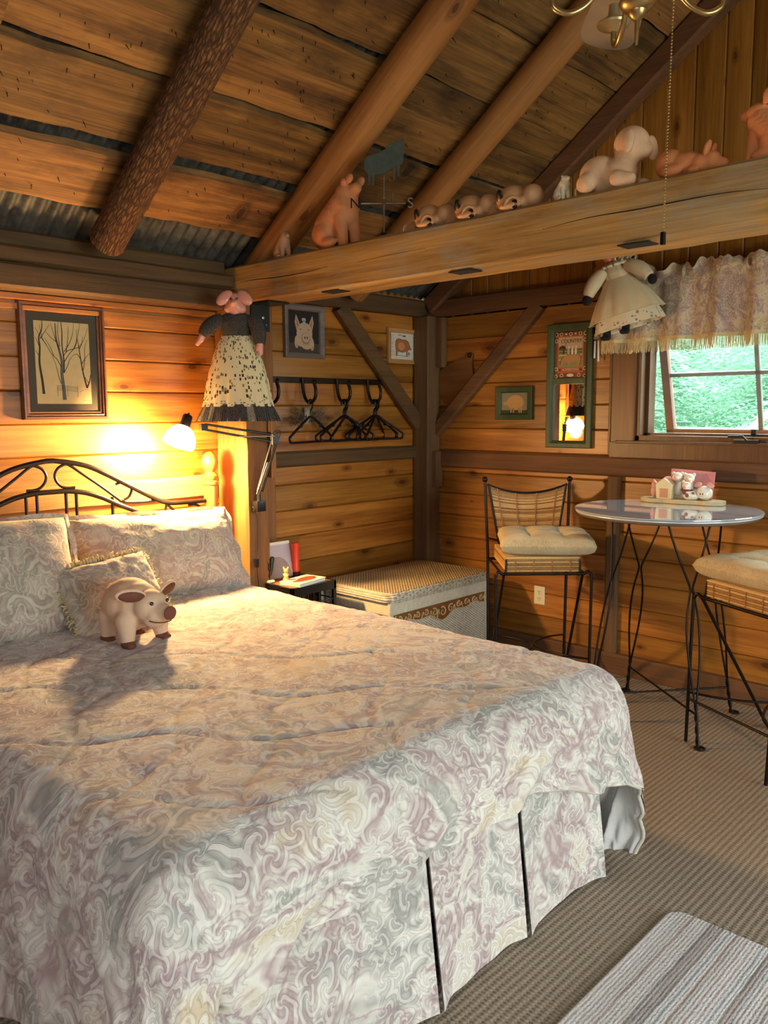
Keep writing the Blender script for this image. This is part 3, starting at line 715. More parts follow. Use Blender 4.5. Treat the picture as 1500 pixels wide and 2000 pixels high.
# black iron bracket under the tie beam
br = thing('iron_bracket', 'black iron angle bracket bolted where post meets tie beam', 'bracket', (2.68, 3.40, 1.95))
obj('plate', MB().box((2.60, 3.392, 1.905), (2.715, 3.398, 2.04)).box((2.595, 3.25, 2.034), (2.73, 3.398, 2.041)), BLACKPL, br, bevel=.0015)
for (x, z, r) in ((2.672, 1.975, .009), (2.632, 1.94, .004), (2.692, 1.94, .004)):
    obj('bolt_head', MB().ball((x, 3.39, z), (r, .004, r), seg=10), STEEL, br, smooth=60)
cp = thing('corner_post', 'dark brown post standing in the room corner', 'post', (4.17, 3.60, 0))
obj('timber', timber((4.175, 3.585, 0), (4.175, 3.585, 2.105), .125, .135, up=(0, 1, 0), seed=11, amp=.003), TIMB_Z, cp, smooth=28)
obj('wood_block', MB().box((4.185, 3.462, 1.78), (4.235, 3.52, 2.10)), TIMB_Z, cp, bevel=.004)
obj('wood_block', MB().box((4.15, 3.485, 1.00), (4.22, 3.52, 1.235)), TIMB_Z, cp, bevel=.004)
beam_thing('diagonal_brace', 'slanted brace rising from the corner post above the coat hooks', 'brace', timber((4.13, 3.615, 1.41), (3.42, 3.615, 2.12), .095, .05, up=(0, 1, 0), seed=12, amp=.002), TIMB_X)
beam_thing('diagonal_brace', 'slanted brace rising from the corner post on the window wall', 'brace', timber((XR-.03, 3.53, 1.365), (XR-.03, 2.74, 2.12), .085, .055, up=(1, 0, 0), seed=13, amp=.003), TIMB_Y)
beam_thing('wall_rail', 'horizontal brown rail under the coat hooks', 'rail', timber((2.92, 3.645, 1.228), (4.11, 3.645, 1.228), .05, .088, seed=14, amp=.002), TIMB_X)
beam_thing('wall_rail', 'rough weathered board running along the wall behind the headboard', 'rail', timber((XL+.01, 3.655, 1.113), (2.54, 3.655, 1.113), .03, .118, seed=15, amp=.003), wood('rough_sawn_board', '#7d5226', '#b3854a', 'X', rough=.8, bump=.8, rndv=.05, saw=.08))
beam_thing('wall_rail', 'horizontal brown rail under the mirror, below the window', 'rail', timber((XR-.02, YB+.02, 1.185), (XR-.02, 3.49, 1.185), .04, .112, seed=16, amp=.002), TIMB_Y)
beam_thing('wall_stud', 'narrow upright brown stud on the wall behind the bistro table', 'stud', timber((XR-.02, 2.235, .115), (XR-.02, 2.235, 1.128), .04, .078, up=(0, 1, 0), seed=17, amp=.0015), TIMB_Z)
mb = MB().box((XR-.045, YB+.01, 0), (XR-.003, YF-.02, .118)); struct('baseboard_right', mb, TIMB_Y, bevel=.004)
mb = MB().box((XL, YF-.035, 0), (XR-.05, YF-.003, .11)); struct('baseboard_left', mb, TIMB_X, bevel=.004)
mb = MB()                                             # moulding under the wall plate
mb.box((XL, YF-.045, 1.985), (2.54, YF-.002, 2.012)); mb.box((XL, YF-.02, 1.945), (2.54, YF-.002, 1.972)); struct('trim_1', mb, PINE_X, bevel=.004)

# window in the gable wall --------------------------------------------------
win = MB()
cx = XR-.028
def casing(a, b): win.box(a, b, 0)
casing((cx, WY1-.005, WZ0-.09), (XR-.001, WY1+.135, 2.11)); casing((cx, WY0-.135, WZ0-.09), (XR-.001, WY0+.005, 2.11))
casing((cx+.002, WY0-.13, WZ1-.005), (XR-.001, WY1+.13, 2.105)); casing((cx-.006, WY0-.16, WZ0-.10), (XR-.001, WY1+.14, WZ0-.012))
win.box((cx-.002, WY1+.135, WZ0-.09), (XR-.001, WY1+.15, 2.11))
win.box((cx-.012, WY0-.15, WZ0-.02), (XR+.02, WY1+.10, WZ0-.004))
struct('window_1', win, SASHW, bevel=.004); wn = bpy.data.objects['window_1']
fr = MB()
for x0, x1, ins in ((XR-.01, XR+.045, 0), (XR+.045, XR+.12, .022)):
    fr.box((x0, WY1-.03-ins, WZ0-.005), (x1, WY1, WZ1)); fr.box((x0, WY0, WZ0-.005), (x1, WY0+.03+ins, WZ1))
    fr.box((x0, WY0, WZ0-.005), (x1, WY1, WZ0+.025+ins*.6)); fr.box((x0, WY0, WZ1-.03), (x1, WY1, WZ1))
obj('window_frame', fr, SASHW, wn, bevel=.003)
# awning sash, hinged at the top and pushed open
TL = radians(16); sy0, sy1 = WY0+.055, WY1-.055; sh = .70
SM = Matrix.Translation((XR+.10, 0, WZ1-.035)) @ Euler((0, -TL, 0)).to_matrix().to_4x4()
sa = MB()
for a, b in (((-.02, sy0, -sh), (.02, sy0+.045, 0)), ((-.02, sy1-.045, -sh), (.02, sy1, 0)), ((-.02, sy0, -sh), (.02, sy1, -sh+.045)), ((-.02, sy0, -.045), (.02, sy1, 0))):
    sa.box(a, b, M=SM)
so = obj('sash', sa, simple('weathered_sash', '#8b7466', .6, 0, .12, 30), wn, bevel=.003)
mu = MB(); ym = .5*(sy0+sy1)+.10
for yy in (sy1-.045-.47, sy1-.045-.94): mu.box((-.012, yy-.011, -sh+.045), (.012, yy+.011, -.045), M=SM)
for zz in (-sh+.045+.305,): mu.box((-.012, sy0+.045, zz-.010), (.012, sy1-.045, zz+.010), M=SM)
obj('glazing_bar', mu, simple('grey_glazing_bar', '#7d8480', .5, 0, .1, 30), wn)
obj('window_pane', MB().box((-.002, sy0+.04, -sh+.04), (.002, sy1-.04, -.04), M=SM), GLASS, wn)
cr_ = MB(); py_ = onX(1455, 858, XR-.02).y
cr_.box((XR-.04, py_-.07, WZ0-.004), (XR-.008, py_+.05, WZ0+.012)); cr_.tube([(XR-.03, py_-.01, WZ0+.01), (XR-.05, py_, WZ0+.03), (XR-.055, py_+.07, WZ0+.028)], .006, 8)
cr_.box((XR+.04, py_-.03, WZ0+.03), (XR+.06, py_-.005, WZ0+.062))
obj('window_crank', cr_, BLACKPL, wn, bevel=.002)
# glazed opening behind the viewer
mb = MB()
mb.box((DX0-.1, YB-.02, DZ1), (DX1+.1, YB+.03, DZ1+.1)); mb.box((DX0-.1, YB-.02, DZ0-.06), (DX1+.1, YB+.03, DZ0))
for x in (DX0-.1, DX1): mb.box((x, YB-.02, DZ0-.06), (x+.1, YB+.03, DZ1+.1))
for k in (1, 2): mb.box((DX0+(DX1-DX0)*k/3-.03, YB-.07, DZ0), (DX0+(DX1-DX0)*k/3+.03, YB-.02, DZ1))
struct('window_2', mb, SASHW, bevel=.004)
obj('window_pane', MB().box((DX0, YB-.05, DZ0), (DX1, YB-.045, DZ1)), GLASS, bpy.data.objects['window_2'])

mb = MB()  # unseen window, added as daylight fill for the bed top and tie beam
for a, b in (((EY0-.1, EZ0-.1), (EY1+.1, EZ0)), ((EY0-.1, EZ1), (EY1+.1, EZ1+.1)), ((EY0-.1, EZ0), (EY0, EZ1)), ((EY1, EZ0), (EY1+.1, EZ1))): mb.box((XL-.03, a[0], a[1]), (XL+.03, b[0], b[1]))
for k in (1, 2): mb.box((XL-.08, EY0+(EY1-EY0)*k/3-.025, EZ0), (XL-.03, EY0+(EY1-EY0)*k/3+.025, EZ1))
struct('fill_window', mb, SASHW, bevel=.004)
obj('window_pane', MB().box((XL-.06, EY0, EZ0), (XL-.055, EY1, EZ1)), GLASS, bpy.data.objects['fill_window'])
# ------------------------------------------------------------------ rug
mb = MB(); rx0, rx1, ry0, ry1, rc = .95, 2.265, .30, .968, .05
pl = []
for (cx0, cy0, a0) in ((rx1-rc, ry1-rc, 0), (rx0+rc, ry1-rc, 90), (rx0+rc, ry0+rc, 180), (rx1-rc, ry0+rc, 270)):
    for k in range(7): a = radians(a0+15*k); pl.append((cx0+rc*cos(a), cy0+rc*sin(a)))
mb.prism(pl, .013, Matrix.Translation((0, 0, .001)))
solo('area_rug', mb, RUG, 'grey and white striped woven rug on the carpet at lower right', 'rug', bevel=.004, smooth=40)

# ------------------------------------------------------------------ bed
BX0, BX1, BY0, BY1, BZ = .80, 2.32, 1.30, 3.44, .655
bed = thing('bed', 'double bed with black scrolled metal headboard between turned wooden posts', 'bed', (1.58, 2.4, 0))
mb = MB().box((BX0+.02, BY0+.03, .33), (BX1-.02, BY1, .60)); obj('mattress', mb, LINING, bed, bevel=.04, smooth=50)
mb = MB().box((BX0+.03, BY0+.05, .14), (BX1-.03, BY1, .325)); obj('box_spring', mb, LINING, bed, bevel=.01)
for x in (BX0+.1, BX1-.1):
    for y in (BY0+.15, BY1-.1): obj('bed_foot', MB().lathe([(.02, 0), (.025, .14)], 12, Matrix.Translation((x, y, 0))), IRONBED, bed, smooth=40)
prof = [(.034, 0), (.036, .1), (.036, 1.10), (.036, 1.13), (.041, 1.135), (.041, 1.150), (.033, 1.156), (.040, 1.170), (.040, 1.180), (.030, 1.19), (.024, 1.198), (.026, 1.205),
        (.036, 1.218), (.0415, 1.238), (.0415, 1.256), (.036, 1.278), (.024, 1.294), (.008, 1.302), (0, 1.303)]
for x in (2.412, .76):
    obj('bed_post', MB().lathe(prof, 24, Matrix.Translation((x, 3.52, 0))), TURNED, bed, smooth=35)
HY = 3.52
def hp(pts, n=6): return smoothpath([onY(a, b, HY) for a, b in pts], n)
def mirror_x(P, c): return [V((2*c-p.x, p.y, p.z)) for p in P]
HC = 1.585
def half(pts):                                       # right half of an arch, mirrored to the left post
    P = hp(pts); P2 = [V((2*HC-p.x, p.y, p.z)) for p in P[::-1]]; return P2+P
outer = half([(104, 900), (140, 904), (175, 912), (215, 930), (255, 950), (295, 970), (320, 980), (345, 982), (405, 977)])
obj('arch_rail', MB().tube(outer, .0115, 10), IRONBED, bed, smooth=50)
inner = half([(128, 959), (165, 962), (200, 972), (230, 985), (262, 997), (292, 1010), (330, 1030)])
obj('arch_rail', MB().tube(inner, .0115, 10), IRONBED, bed, smooth=50)
for sgn in (0, 1):
    for pts in ([(146, 952), (132, 953), (120, 950), (110, 940), (107, 928), (112, 916), (122, 909), (134, 908), (160, 925), (200, 952), (238, 980)],
                [(226, 946), (240, 941), (252, 945), (257, 956), (252, 970), (240, 980), (280, 980), (318, 976), (325, 984), (322, 996), (310, 1004)],
                [(325, 984), (350, 1005)], [(368, 987), (382, 985), (392, 992), (395, 1003)], [(246, 980), (238, 977)]):
        P = hp(pts, 5)
        if sgn: P = mirror_x(P, HC)
        obj('scroll', MB().tube(P, .0065, 8), IRONBED, bed, smooth=50)
for px in (73, 150, 220, 300):
    x = onY(px, 990, HY).x
    for xx in {x, 2*HC-x}:
        zt = max(p.z for p in inner if abs(p.x-xx) < .06)
        obj('spindle', MB().tube([(xx, HY, .5), (xx, HY, zt)], .0075, 8), IRONBED, bed, smooth=50)
obj('lower_rail', MB().tube([(.76, HY, .52), (2.412, HY, .52)], .011, 8), IRONBED, bed, smooth=50)

# bed skirt: split, pleated panels to the floor
sk = thing('bed_skirt', 'floral jacquard bed skirt with split pleats reaching the carpet', 'bed skirt', (1.56, 1.25, 0))
def skirt(p0, p1, out, z0=.012, z1=.45, seed=0, curl=.0):
    p0, p1, out = V(p0), V(p1), V(out); L = (p1-p0).length
    def fn(u, v):
        w = .010*sin(u*L*9+seed)+.006*nz(u*L*5, seed, v)
        e = curl*max(0, abs(u-.5)*2-.75)/.25
        return p0.lerp(p1, u)+out*(.035*(1-v)+w*(1-v*.7)+e*.05*(1-v))+V((0, 0, z0+.05*sin(u*3.1)*0+(z1-z0)*v+.012*nz(u*4, seed+3)*(1-v)))
    def fb(u, v): return fn(u, v)-out*.004
    mb = MB(); mb.grid(fn, max(8, int(L/.02)), 18, uv=lambda u, v: (u*L+seed*.37, v*.45+seed)); mb.grid(fb, max(8, int(L/.02)), 18, uv=lambda u, v: (u*L+seed*.37, v*.45+seed))
    obj('panel', mb, JACQ, sk, smooth=180)
cuts = [BX0+.005, 1.455, 1.855, BX1-.035]
for i, (a, b) in enumerate(zip(cuts[:-1], cuts[1:])): skirt((a+.006, BY0-.045, 0), (b-.006, BY0-.045, 0), (0, -1, 0), seed=i+1, curl=.35)
skirt((BX1-.03, BY0-.045, 0), (BX1-.0, 2.35, 0), (1, 0, 0), seed=5); skirt((BX1-.0, 2.36, 0), (BX1, BY1, 0), (1, 0, 0), seed=6)
skirt((BX0, BY0-.04, 0), (BX0, 2.35, 0), (-1, 0, 0), seed=7); skirt((BX0, 2.36, 0), (BX0, BY1, 0), (-1, 0, 0), seed=8)

# comforter ----------------------------------------------------------------
W_, L_ = BX1-BX0, BY1-.02-BY0
DXR, DXL, RD = .76, .56, .095
def sstep(a, b, x): t = max(0, min(1, (x-a)/(b-a))); return t*t*(3-2*t)
def quilt(s, t):
    a = (s+t)*.7071; b = (s-t)*.7071
    a += .030*sin(b*13)+.05*nz(s*2.3, t*2.3, 3); b += .030*sin(a*12+1)+.05*nz(s*2.1, t*2.1, 8)
    q = 0
    for c, sp in ((a, .27), (b, .33)):
        f = abs(c/sp-round(c/sp))*sp; q = max(q, exp(-(f/.009)**2))
    return q
def sheet_pt(s, t, lift=0.0):
    """s across (0..W_), t from head to foot (0..L_); both overhang"""
    dtm = .27+.12*sstep(W_*.66, W_*1.0, s)+.05*sstep(.25, -.1, s)
    ex = -s if s < 0 else (s-W_ if s > W_ else 0); sg = -1 if s < 0 else 1
    et = max(0, t-L_)/.4*dtm
    if ex > 0 and et > 0:
        u, v = ex/DXR, et/dtm; k = max(u, v)/sqrt(u*u+v*v); k = .45*k+.55; ex *= k; et *= k
    d = sqrt(ex*ex+et*et); nx, ny = (sg*ex/d, -et/d) if d > 1e-6 else (0, 0)
    px = BX0+max(0, min(W_, s)); py = BY1-.02-min(t, L_)
    arc = RD*pi/2
    if d < arc: ho = RD*sin(d/RD); dz = RD*(1-cos(d/RD)); up = cos(d/RD)
    else:
        ang = atan2(ex, et) if et > 0 else pi/2
        corner = sin(2*ang)**2 if (ex > 0 and et > 0) else 0
        e = d-arc; fl = .08+.13*corner
        along = s+t
        fold = (.020*sin(along*15+1.3*sg)+.014*sin(along*31+2))*min(1, e/.18)*(1-.8*corner)
        ho = RD+e*fl+fold; dz = RD+e*sqrt(1-fl*fl); up = 0
    q = quilt(s, t); puff = .0055*(1-q)-.0005*q
    wr = .004*nz(s*6, t*6, 1)+.0035*nz(s*15, t*15, 5)+.0022*nz(s*34, t*34, 2)+.006*nz(s*2, t*2, 9)
    o = lift+puff+wr
    crown = .018*sin(pi*max(0, min(1, s/W_)))**.6
    return V((px+nx*(ho+o*(1-up)), py+ny*(ho+o*(1-up)), BZ+.0-dz+crown+o*up))
cmf = thing('comforter', 'quilted floral jacquard comforter in cream, grey and mauve spread over the bed', 'comforter', (1.56, 2.4, .3))
s0, s1, t0, t1 = -DXL, W_+DXR, .12, L_+.4
mb = MB(); NU, NV = 250, 250
uvf = lambda u, v: (s0+(s1-s0)*u+3, t0+(t1-t0)*v+2)
mb.grid(lambda u, v: sheet_pt(s0+(s1-s0)*u, t0+(t1-t0)*v, .022), NU, NV, uv=uvf)
obj('quilted_cover', mb, JACQ, cmf, smooth=180)
mb = MB(); mb.grid(lambda u, v: sheet_pt(s0+(s1-s0)*u, t0+(t1-t0)*v, -.004 if 0 < u < 1 and v < 1 else .008), 160, 160)
o = obj('lining', mb, LINING, cmf, smooth=180); o['label'] = 'white cotton lining showing at the hanging corner'
P = [sheet_pt(s0+(s1-s0)*u, t1, .010) for u in [i/140 for i in range(141)]]
P = [sheet_pt(s0, t0+(t1-t0)*i/120, .010) for i in range(120)]+P+[sheet_pt(s1, t1-(t1-t0)*i/120, .010) for i in range(1, 121)]
obj('piped_edge', MB().tube(P, .0075, 8), JACQ if False else simple('cream_piping', '#bdb4a3', .85, 0, .1, 30), cmf, smooth=180)

# pillows -------------------------------------------------------------------
def pillow_mb(w, h, t, M, seed=0, flange=.0, n=46, puff=.42, wr=.006):
    mb = MB()
    def mk(sgn):
        def fn(u, v):
            a, b = 2*u-1, 2*v-1; c = (max(0, 1-a*a)*max(0, 1-b*b))**puff
            x = w/2*a*(1-.05*(1-b*b)*0-.045*(1-abs(b))**1.0*abs(a)**3); y = h/2*b*(1-.06*(1-abs(a))*abs(b)**3)
            z = sgn*t*c+wr*nz(a*4+seed, b*4, sgn)*min(1, c*3)+wr*.5*nz(a*11+seed, b*11, sgn*2)*min(1, c*3)
            return M @ V((x, y, z))
        return fn
    for sgn in (1, -1): mb.grid(mk(sgn), n, n, uv=lambda u, v: (u*w+seed, v*h+seed*1.7))
    if flange:
        def fl(u, v):
            a = u*4 % 4; k = int(a) % 4; f = a-int(a)
            cs = [(-1, -1), (1, -1), (1, 1), (-1, 1)]; p, q = cs[k], cs[(k+1) % 4]
            x, y = p[0]+(q[0]-p[0])*f, p[1]+(q[1]-p[1])*f; g = 1+flange*v
            return M @ V((w/2*x+(flange*v*x), h/2*y+(flange*v*y), .012*sin(u*70+seed)*v+.004))
        mb.grid(fl, 160, 4, uv=lambda u, v: (u*2*(w+h), v*flange))
    return mb
def frame(o, x, up):
    x = V(x).normalized(); up = V(up); up = (up-x*up.dot(x)).normalized(); n = x.cross(up)
    return Matrix(((x.x, up.x, n.x, o[0]), (x.y, up.y, n.y, o[1]), (x.z, up.z, n.z, o[2]), (0, 0, 0, 1)))
F = frame((1.955, 3.245, .862), (1, .02, -.03), (0, .52, 1))
solo('bed_pillow', pillow_mb(.81, .395, .12, F, 1, .016), JACQP, 'large floral sham pillow under the lamp, leaning on the headboard', 'pillow', smooth=180)
F = frame((1.02, 3.06, .893), (1, -.08, -.02), (0, .55, 1))
solo('bed_pillow', pillow_mb(.86, .47, .13, F, 2, .016), JACQP, 'large floral sham pillow cut off by the left edge of the photo', 'pillow', smooth=180)
F = frame((1.520, 2.885, .800), (1, .02, .09), (-.10, .72, 1))
sp = thing('throw_pillow', 'small square floral cushion with shaggy fringe behind the toy pig', 'pillow', (1.535, 2.85, .68))
obj('cover', pillow_mb(.39, .31, .08, F, 3), JACQP, sp, smooth=180)
mb = MB(); rr = random.Random(5)
for k in range(520):
    u = rr.random()*4; kk = int(u); f = u-kk; cs = [(-1, -1), (1, -1), (1, 1), (-1, 1)]; p, q = cs[kk], cs[(kk+1) % 4]
    x, y = p[0]+(q[0]-p[0])*f, p[1]+(q[1]-p[1])*f
    a = V((.185*x*.97, .155*y*.97, rr.uniform(-.008, .008))); dirn = V((x if abs(x) > .99 else x*.2, y if abs(y) > .99 else y*.2, rr.uniform(-.8, .8)))
    b = a+dirn.normalized()*rr.uniform(.014, .026); c = b+V((rr.uniform(-.01, .01), rr.uniform(-.01, .01), rr.uniform(-.01, .01)))
    mb.tube([F @ a, F @ b, F @ c], [.004, .0035, .002], 4)
o = obj('fringe', mb, simple('cream_fringe_yarn', '#cdb98f', .95, 0, .12, 40), sp, smooth=180); o['kind'] = 'stuff'

# ------------------------------------------------------------------ nightstand and what is on it
ns = thing('nightstand', 'small black metal nightstand with lattice sides between bed and chest', 'nightstand', (2.81, 3.34, 0))
NX0, NX1, NY0, NY1, NZ = 2.655, 2.965, 3.185, 3.505, .60
fr = MB()
for a, b in (((NX0, NY0, NZ-.045), (NX1, NY0+.018, NZ)), ((NX0, NY1-.018, NZ-.045), (NX1, NY1, NZ)), ((NX0, NY0, NZ-.045), (NX0+.018, NY1, NZ)), ((NX1-.018, NY0, NZ-.045), (NX1, NY1, NZ))): fr.box(a, b)
obj('top_frame', fr, BLACKPL, ns, bevel=.002)
obj('top_panel', MB().box((NX0+.018, NY0+.018, NZ-.02), (NX1-.018, NY1-.018, NZ-.002)), ORANGETOP, ns)
for x in (NX0, NX1-.02):
    for y in (NY0, NY1-.02): obj('leg', MB().box((x, y, 0), (x+.02, y+.02, NZ-.045)), BLACKPL, ns, bevel=.002)
mb = MB()
for y in (NY0+.008, NY1-.008):
    for z in (.1, .25, .40, .50): mb.tube([(NX0+.02, y, z), (NX1-.02, y, z)], .004, 6)
    for k in range(1, 8): mb.tube([(NX0+k*(NX1-NX0)/8, y, .1), (NX0+k*(NX1-NX0)/8, y, NZ-.045)], .003, 6)
for x in (NX0+.008, NX1-.008):
    for z in (.1, .25, .40, .50): mb.tube([(x, NY0+.02, z), (x, NY1-.02, z)], .004, 6)
    for k in range(1, 8): mb.tube([(x, NY0+k*(NY1-NY0)/8, .1), (x, NY0+k*(NY1-NY0)/8, NZ-.045)], .003, 6)
obj('lattice', mb, BLACKPL, ns, smooth=60)
obj('shelf', MB().box((NX0+.01, NY0+.01, .095), (NX1-.01, NY1-.01, .105)), BLACKPL, ns)
# book lying on it
bk = thing('book', 'cream book lying flat at the front of the nightstand', 'book', (2.80, 3.265, NZ), rz=radians(10))
obj('pages', MB().box((-.105, -.065, .002), (.105, .065, .016)), PAPERW, bk, True)
obj('cover', MB().box((-.108, -.068, 0), (.110, .068, .002)).box((-.108, -.068, .016), (.110, .068, .0185)).box((-.110, -.068, 0), (-.107, .068, .0185)), CARD, bk, True, bevel=.0008)
pp = [(-.055, -.035), (.03, -.045), (.085, -.02), (.09, .01), (.06, .03), (0, .028), (-.04, .012), (-.085, .004), (-.09, -.014)]
obj('cover_picture', MB().prism([(q.x, q.y) for q in smoothpath([(a, b, 0) for a, b in pp], 4, True)], .0006, Matrix.Translation((0, 0, .0185))), simple('brown_cover_picture', '#8a4a2c', .5, 0, .2, 30), bk, True)
# leaning card, torch, figurines
F = frame((2.775, 3.455, NZ+.10), (1, -.03, 0), (0, .22, 1))
cd = thing('leaning_card', 'white card with a grey arch propped at the back of the nightstand', 'card', (2.775, 3.45, NZ))
obj('backing', MB().box((-.105, -.098, -.008), (.105, .098, 0), M=F), CARD, cd, bevel=.001)
obj('sheet', MB().box((-.080, -.098, 0), (.105, .082, .0012), M=F), simple('lilac_grey_paper', '#b5a8ac', .7, 0, .04, 14), cd)
arch = [(-.085+.085*cos(a)*1.0+.085, -.098+.115*sin(a)) for a in [pi*k/20 for k in range(21)]]
obj('arch_motif', MB().prism([(a, b) for a, b in arch], .0006, F @ Matrix.Translation((.005, 0, .0012))), simple('taupe_arch_print', '#93857a', .7, 0, .1, 20), cd)
tz = NZ; tx, ty = 2.895, 3.44
to = thing('flashlight', 'orange-red flashlight standing on its black end on the nightstand', 'flashlight', (tx, ty, tz))
obj('body', MB().lathe([(.024, .022), (.025, .05), (.0235, .06), (.0225, .15), (.025, .172), (.025, .182), (.020, .186), (0, .186)], 24, Matrix.Translation((tx, ty, tz))), ORANGE, to, smooth=35)
obj('lens_cap', MB().lathe([(.027, 0), (.028, .004), (.028, .02), (.024, .024)], 24, Matrix.Translation((tx, ty, tz))), BLACKPL, to, smooth=35)
tx, ty = 2.725, 3.315
bm_ = blobmesh('figurine', [((0, 0, .018), (.017, .016, .02)), ((0, -.002, .045), (.012, .011, .02)), ((0, -.006, .069), (.0125, .0115, .011)), ((0, -.017, .067), (.006, .006, .005)),
    ((-.011, -.002, .083), (.006, .004, .008)), ((.011, -.002, .083), (.006, .004, .008)), ((-.012, -.006, .05), (-.004, -.018, .04), .005, .004), ((.012, -.006, .05), (.004, -.018, .04), .005, .004),
    ((-.010, -.01, .006), (.008, .013, .007)), ((.010, -.01, .006), (.008, .013, .007))], .0028, 2, xf((tx, ty, NZ), radians(-40)))
solo('pig_figurine', bm_, simple('yellow_resin', '#dcb262', .45, 0, .06, 40), 'tiny yellow seated pig figurine on the nightstand', 'figurine')
tx, ty = 2.690, 3.405
fg = thing('bird_figurine', 'slim black figurine on a round cream base on the nightstand', 'figurine', (tx, ty, NZ))
obj('base', MB().lathe([(.026, 0), (.027, .005), (.02, .012), (0, .012)], 20, Matrix.Translation((tx, ty, NZ))), CARD, fg, smooth=40)
obj('body', MB().tube(smoothpath([(tx, ty, NZ+.01), (tx-.006, ty, NZ+.03), (tx+.004, ty, NZ+.055), (tx+.010, ty, NZ+.09), (tx+.018, ty, NZ+.135)], 5), [.004, .004, .004, .004, .005, .006, .007, .008, .009, .009, .010, .010, .011, .011, .0115, .0115, .012, .012, .012, .011, .007], 12)
    .tube(smoothpath([(tx+.004, ty, NZ+.05), (tx-.012, ty, NZ+.07), (tx-.008, ty, NZ+.10)], 4), .004, 6).tube([(tx-.010, ty, NZ+.095), (tx-.018, ty, NZ+.115)], [.004, .001], 6), BLACKPL, fg, smooth=60)

# ------------------------------------------------------------------ wicker chest
CX0, CX1, CY0, CY1, CZ = 3.13, 3.985, 2.945, 3.475, .535
ch = thing('wicker_chest', 'whitewashed wicker blanket chest with carved gilt band in the corner', 'chest', (3.56, 3.21, 0))
mb = MB().box((CX0, CY0, .01), (CX1, CY1, CZ-.06), 0)
ms = mb.mesh('body', .008)
for p in ms.polygons: p.material_index = 1 if abs(p.normal.x) > .7 else 0
obj('body', ms, [WICK_F, WICK_S], ch)
for x in (CX0-.004, CX1+.004):
    for y in (CY0-.004, CY1+.004): obj('corner_pole', MB().tube([(x, y, 0), (x, y, CZ-.06)], .013, 10), WHITEWASH, ch, smooth=60)
mb = MB()
mb.box((CX0-.005, CY0-.007, CZ-.125), (CX1+.005, CY0, CZ-.055)); mb.box((CX0-.007, CY0, CZ-.125), (CX0, CY1, CZ-.055))
mb.box((CX0-.005, CY0-.007, .0), (CX1+.005, CY0, .045)); mb.box((CX0-.007, CY0, 0), (CX0, CY1, .045))
obj('edge_trim', mb, WHITEWASH, ch, bevel=.002)
def lid_out(g, n=10):
    out = []; r = .06
    for (cx_, cy_, a0) in ((CX1+g-r, CY1+g-r, 0), (CX0-g+r, CY1+g-r, 90), (CX0-g+r, CY0-g+r, 180), (CX1+g-r, CY0-g+r, 270)):
        for k in range(n+1): a = radians(a0+90*k/n); out.append((cx_+r*cos(a), cy_+r*sin(a)))
    return out
lid = MB(); pts = lid_out(.012); lid.prism(pts, .012, Matrix.Translation((0, 0, CZ-.012)))
obj('lid', lid, WICK_T, ch, bevel=.004)
mb = MB()
for k, (g, z) in enumerate(((.016, CZ-.012), (.022, CZ-.024), (.024, CZ-.036), (.020, CZ-.048))): mb.tube([(a, b, z) for a, b in lid_out(g)], .0085, 8, closed=True)
obj('lid_rim', mb, WICK_R, ch, smooth=60)
# carved band: straight top, scalloped lower edge, gilt scrolls on it
def band(F, L):
    top = [(-L/2, .0), (L/2, .0)]; low = []
    for k in range(41):
        f = k/40; x = L/2-L*f; d = .060+.040*exp(-((f-.5)/.12)**2)-.016*sin(f*pi*4)**2
        low.append((x, -d))
    mbb = MB(); mbb.prism(top+low, .004, F); obj('carved_band', mbb, BANDM, ch)
    mg = MB(); rr = random.Random(int(L*100))
    edge = [(-L/2, -.0, .005)]+[(x, y, .005) for x, y in low[::-1]]+[(L/2, 0, .005)]
    mg.tube([F @ V(p) for p in edge], .0035, 6)
    nsc = int(L/.07)
    for k in range(nsc):
        x = -L/2+L*(k+.5)/nsc; f = .5-x/L; d = .060+.040*exp(-((f-.5)/.12)**2)
        sg = 1 if x > 0 else -1; c = V((x, -d*.5, .005)); R0 = d*.30
        P = [c+V((sg*R0*(1-.75*q)*cos(q*7.5+1), R0*(1-.75*q)*sin(q*7.5+1), 0)) for q in [i/16 for i in range(17)]]
        mg.tube([F @ p for p in P], [.0045-.003*i/16 for i in range(17)], 5)
        P = [c+V((sg*(R0+.02*q), R0*sin(q*4)-.01, 0)) for q in [i/8 for i in range(9)]]
        mg.tube([F @ p for p in P], .0025, 5)
    obj('gilt_scrollwork', mg, GOLD, ch, smooth=60)
band(frame(((CX0+CX1)/2, CY0-.008, CZ-.125), (1, 0, 0), (0, 0, 1)), CX1-CX0-.06)
band(frame((CX0-.008, (CY0+CY1)/2, CZ-.125), (0, -1, 0), (0, 0, 1)), CY1-CY0-.06)
obj('handle', MB().tube(smoothpath([(CX0-.010, 3.16, CZ-.155), (CX0-.035, 3.19, CZ-.165), (CX0-.035, 3.23, CZ-.165), (CX0-.010, 3.26, CZ-.155)], 5), .008, 8), IRON, ch, smooth=60)

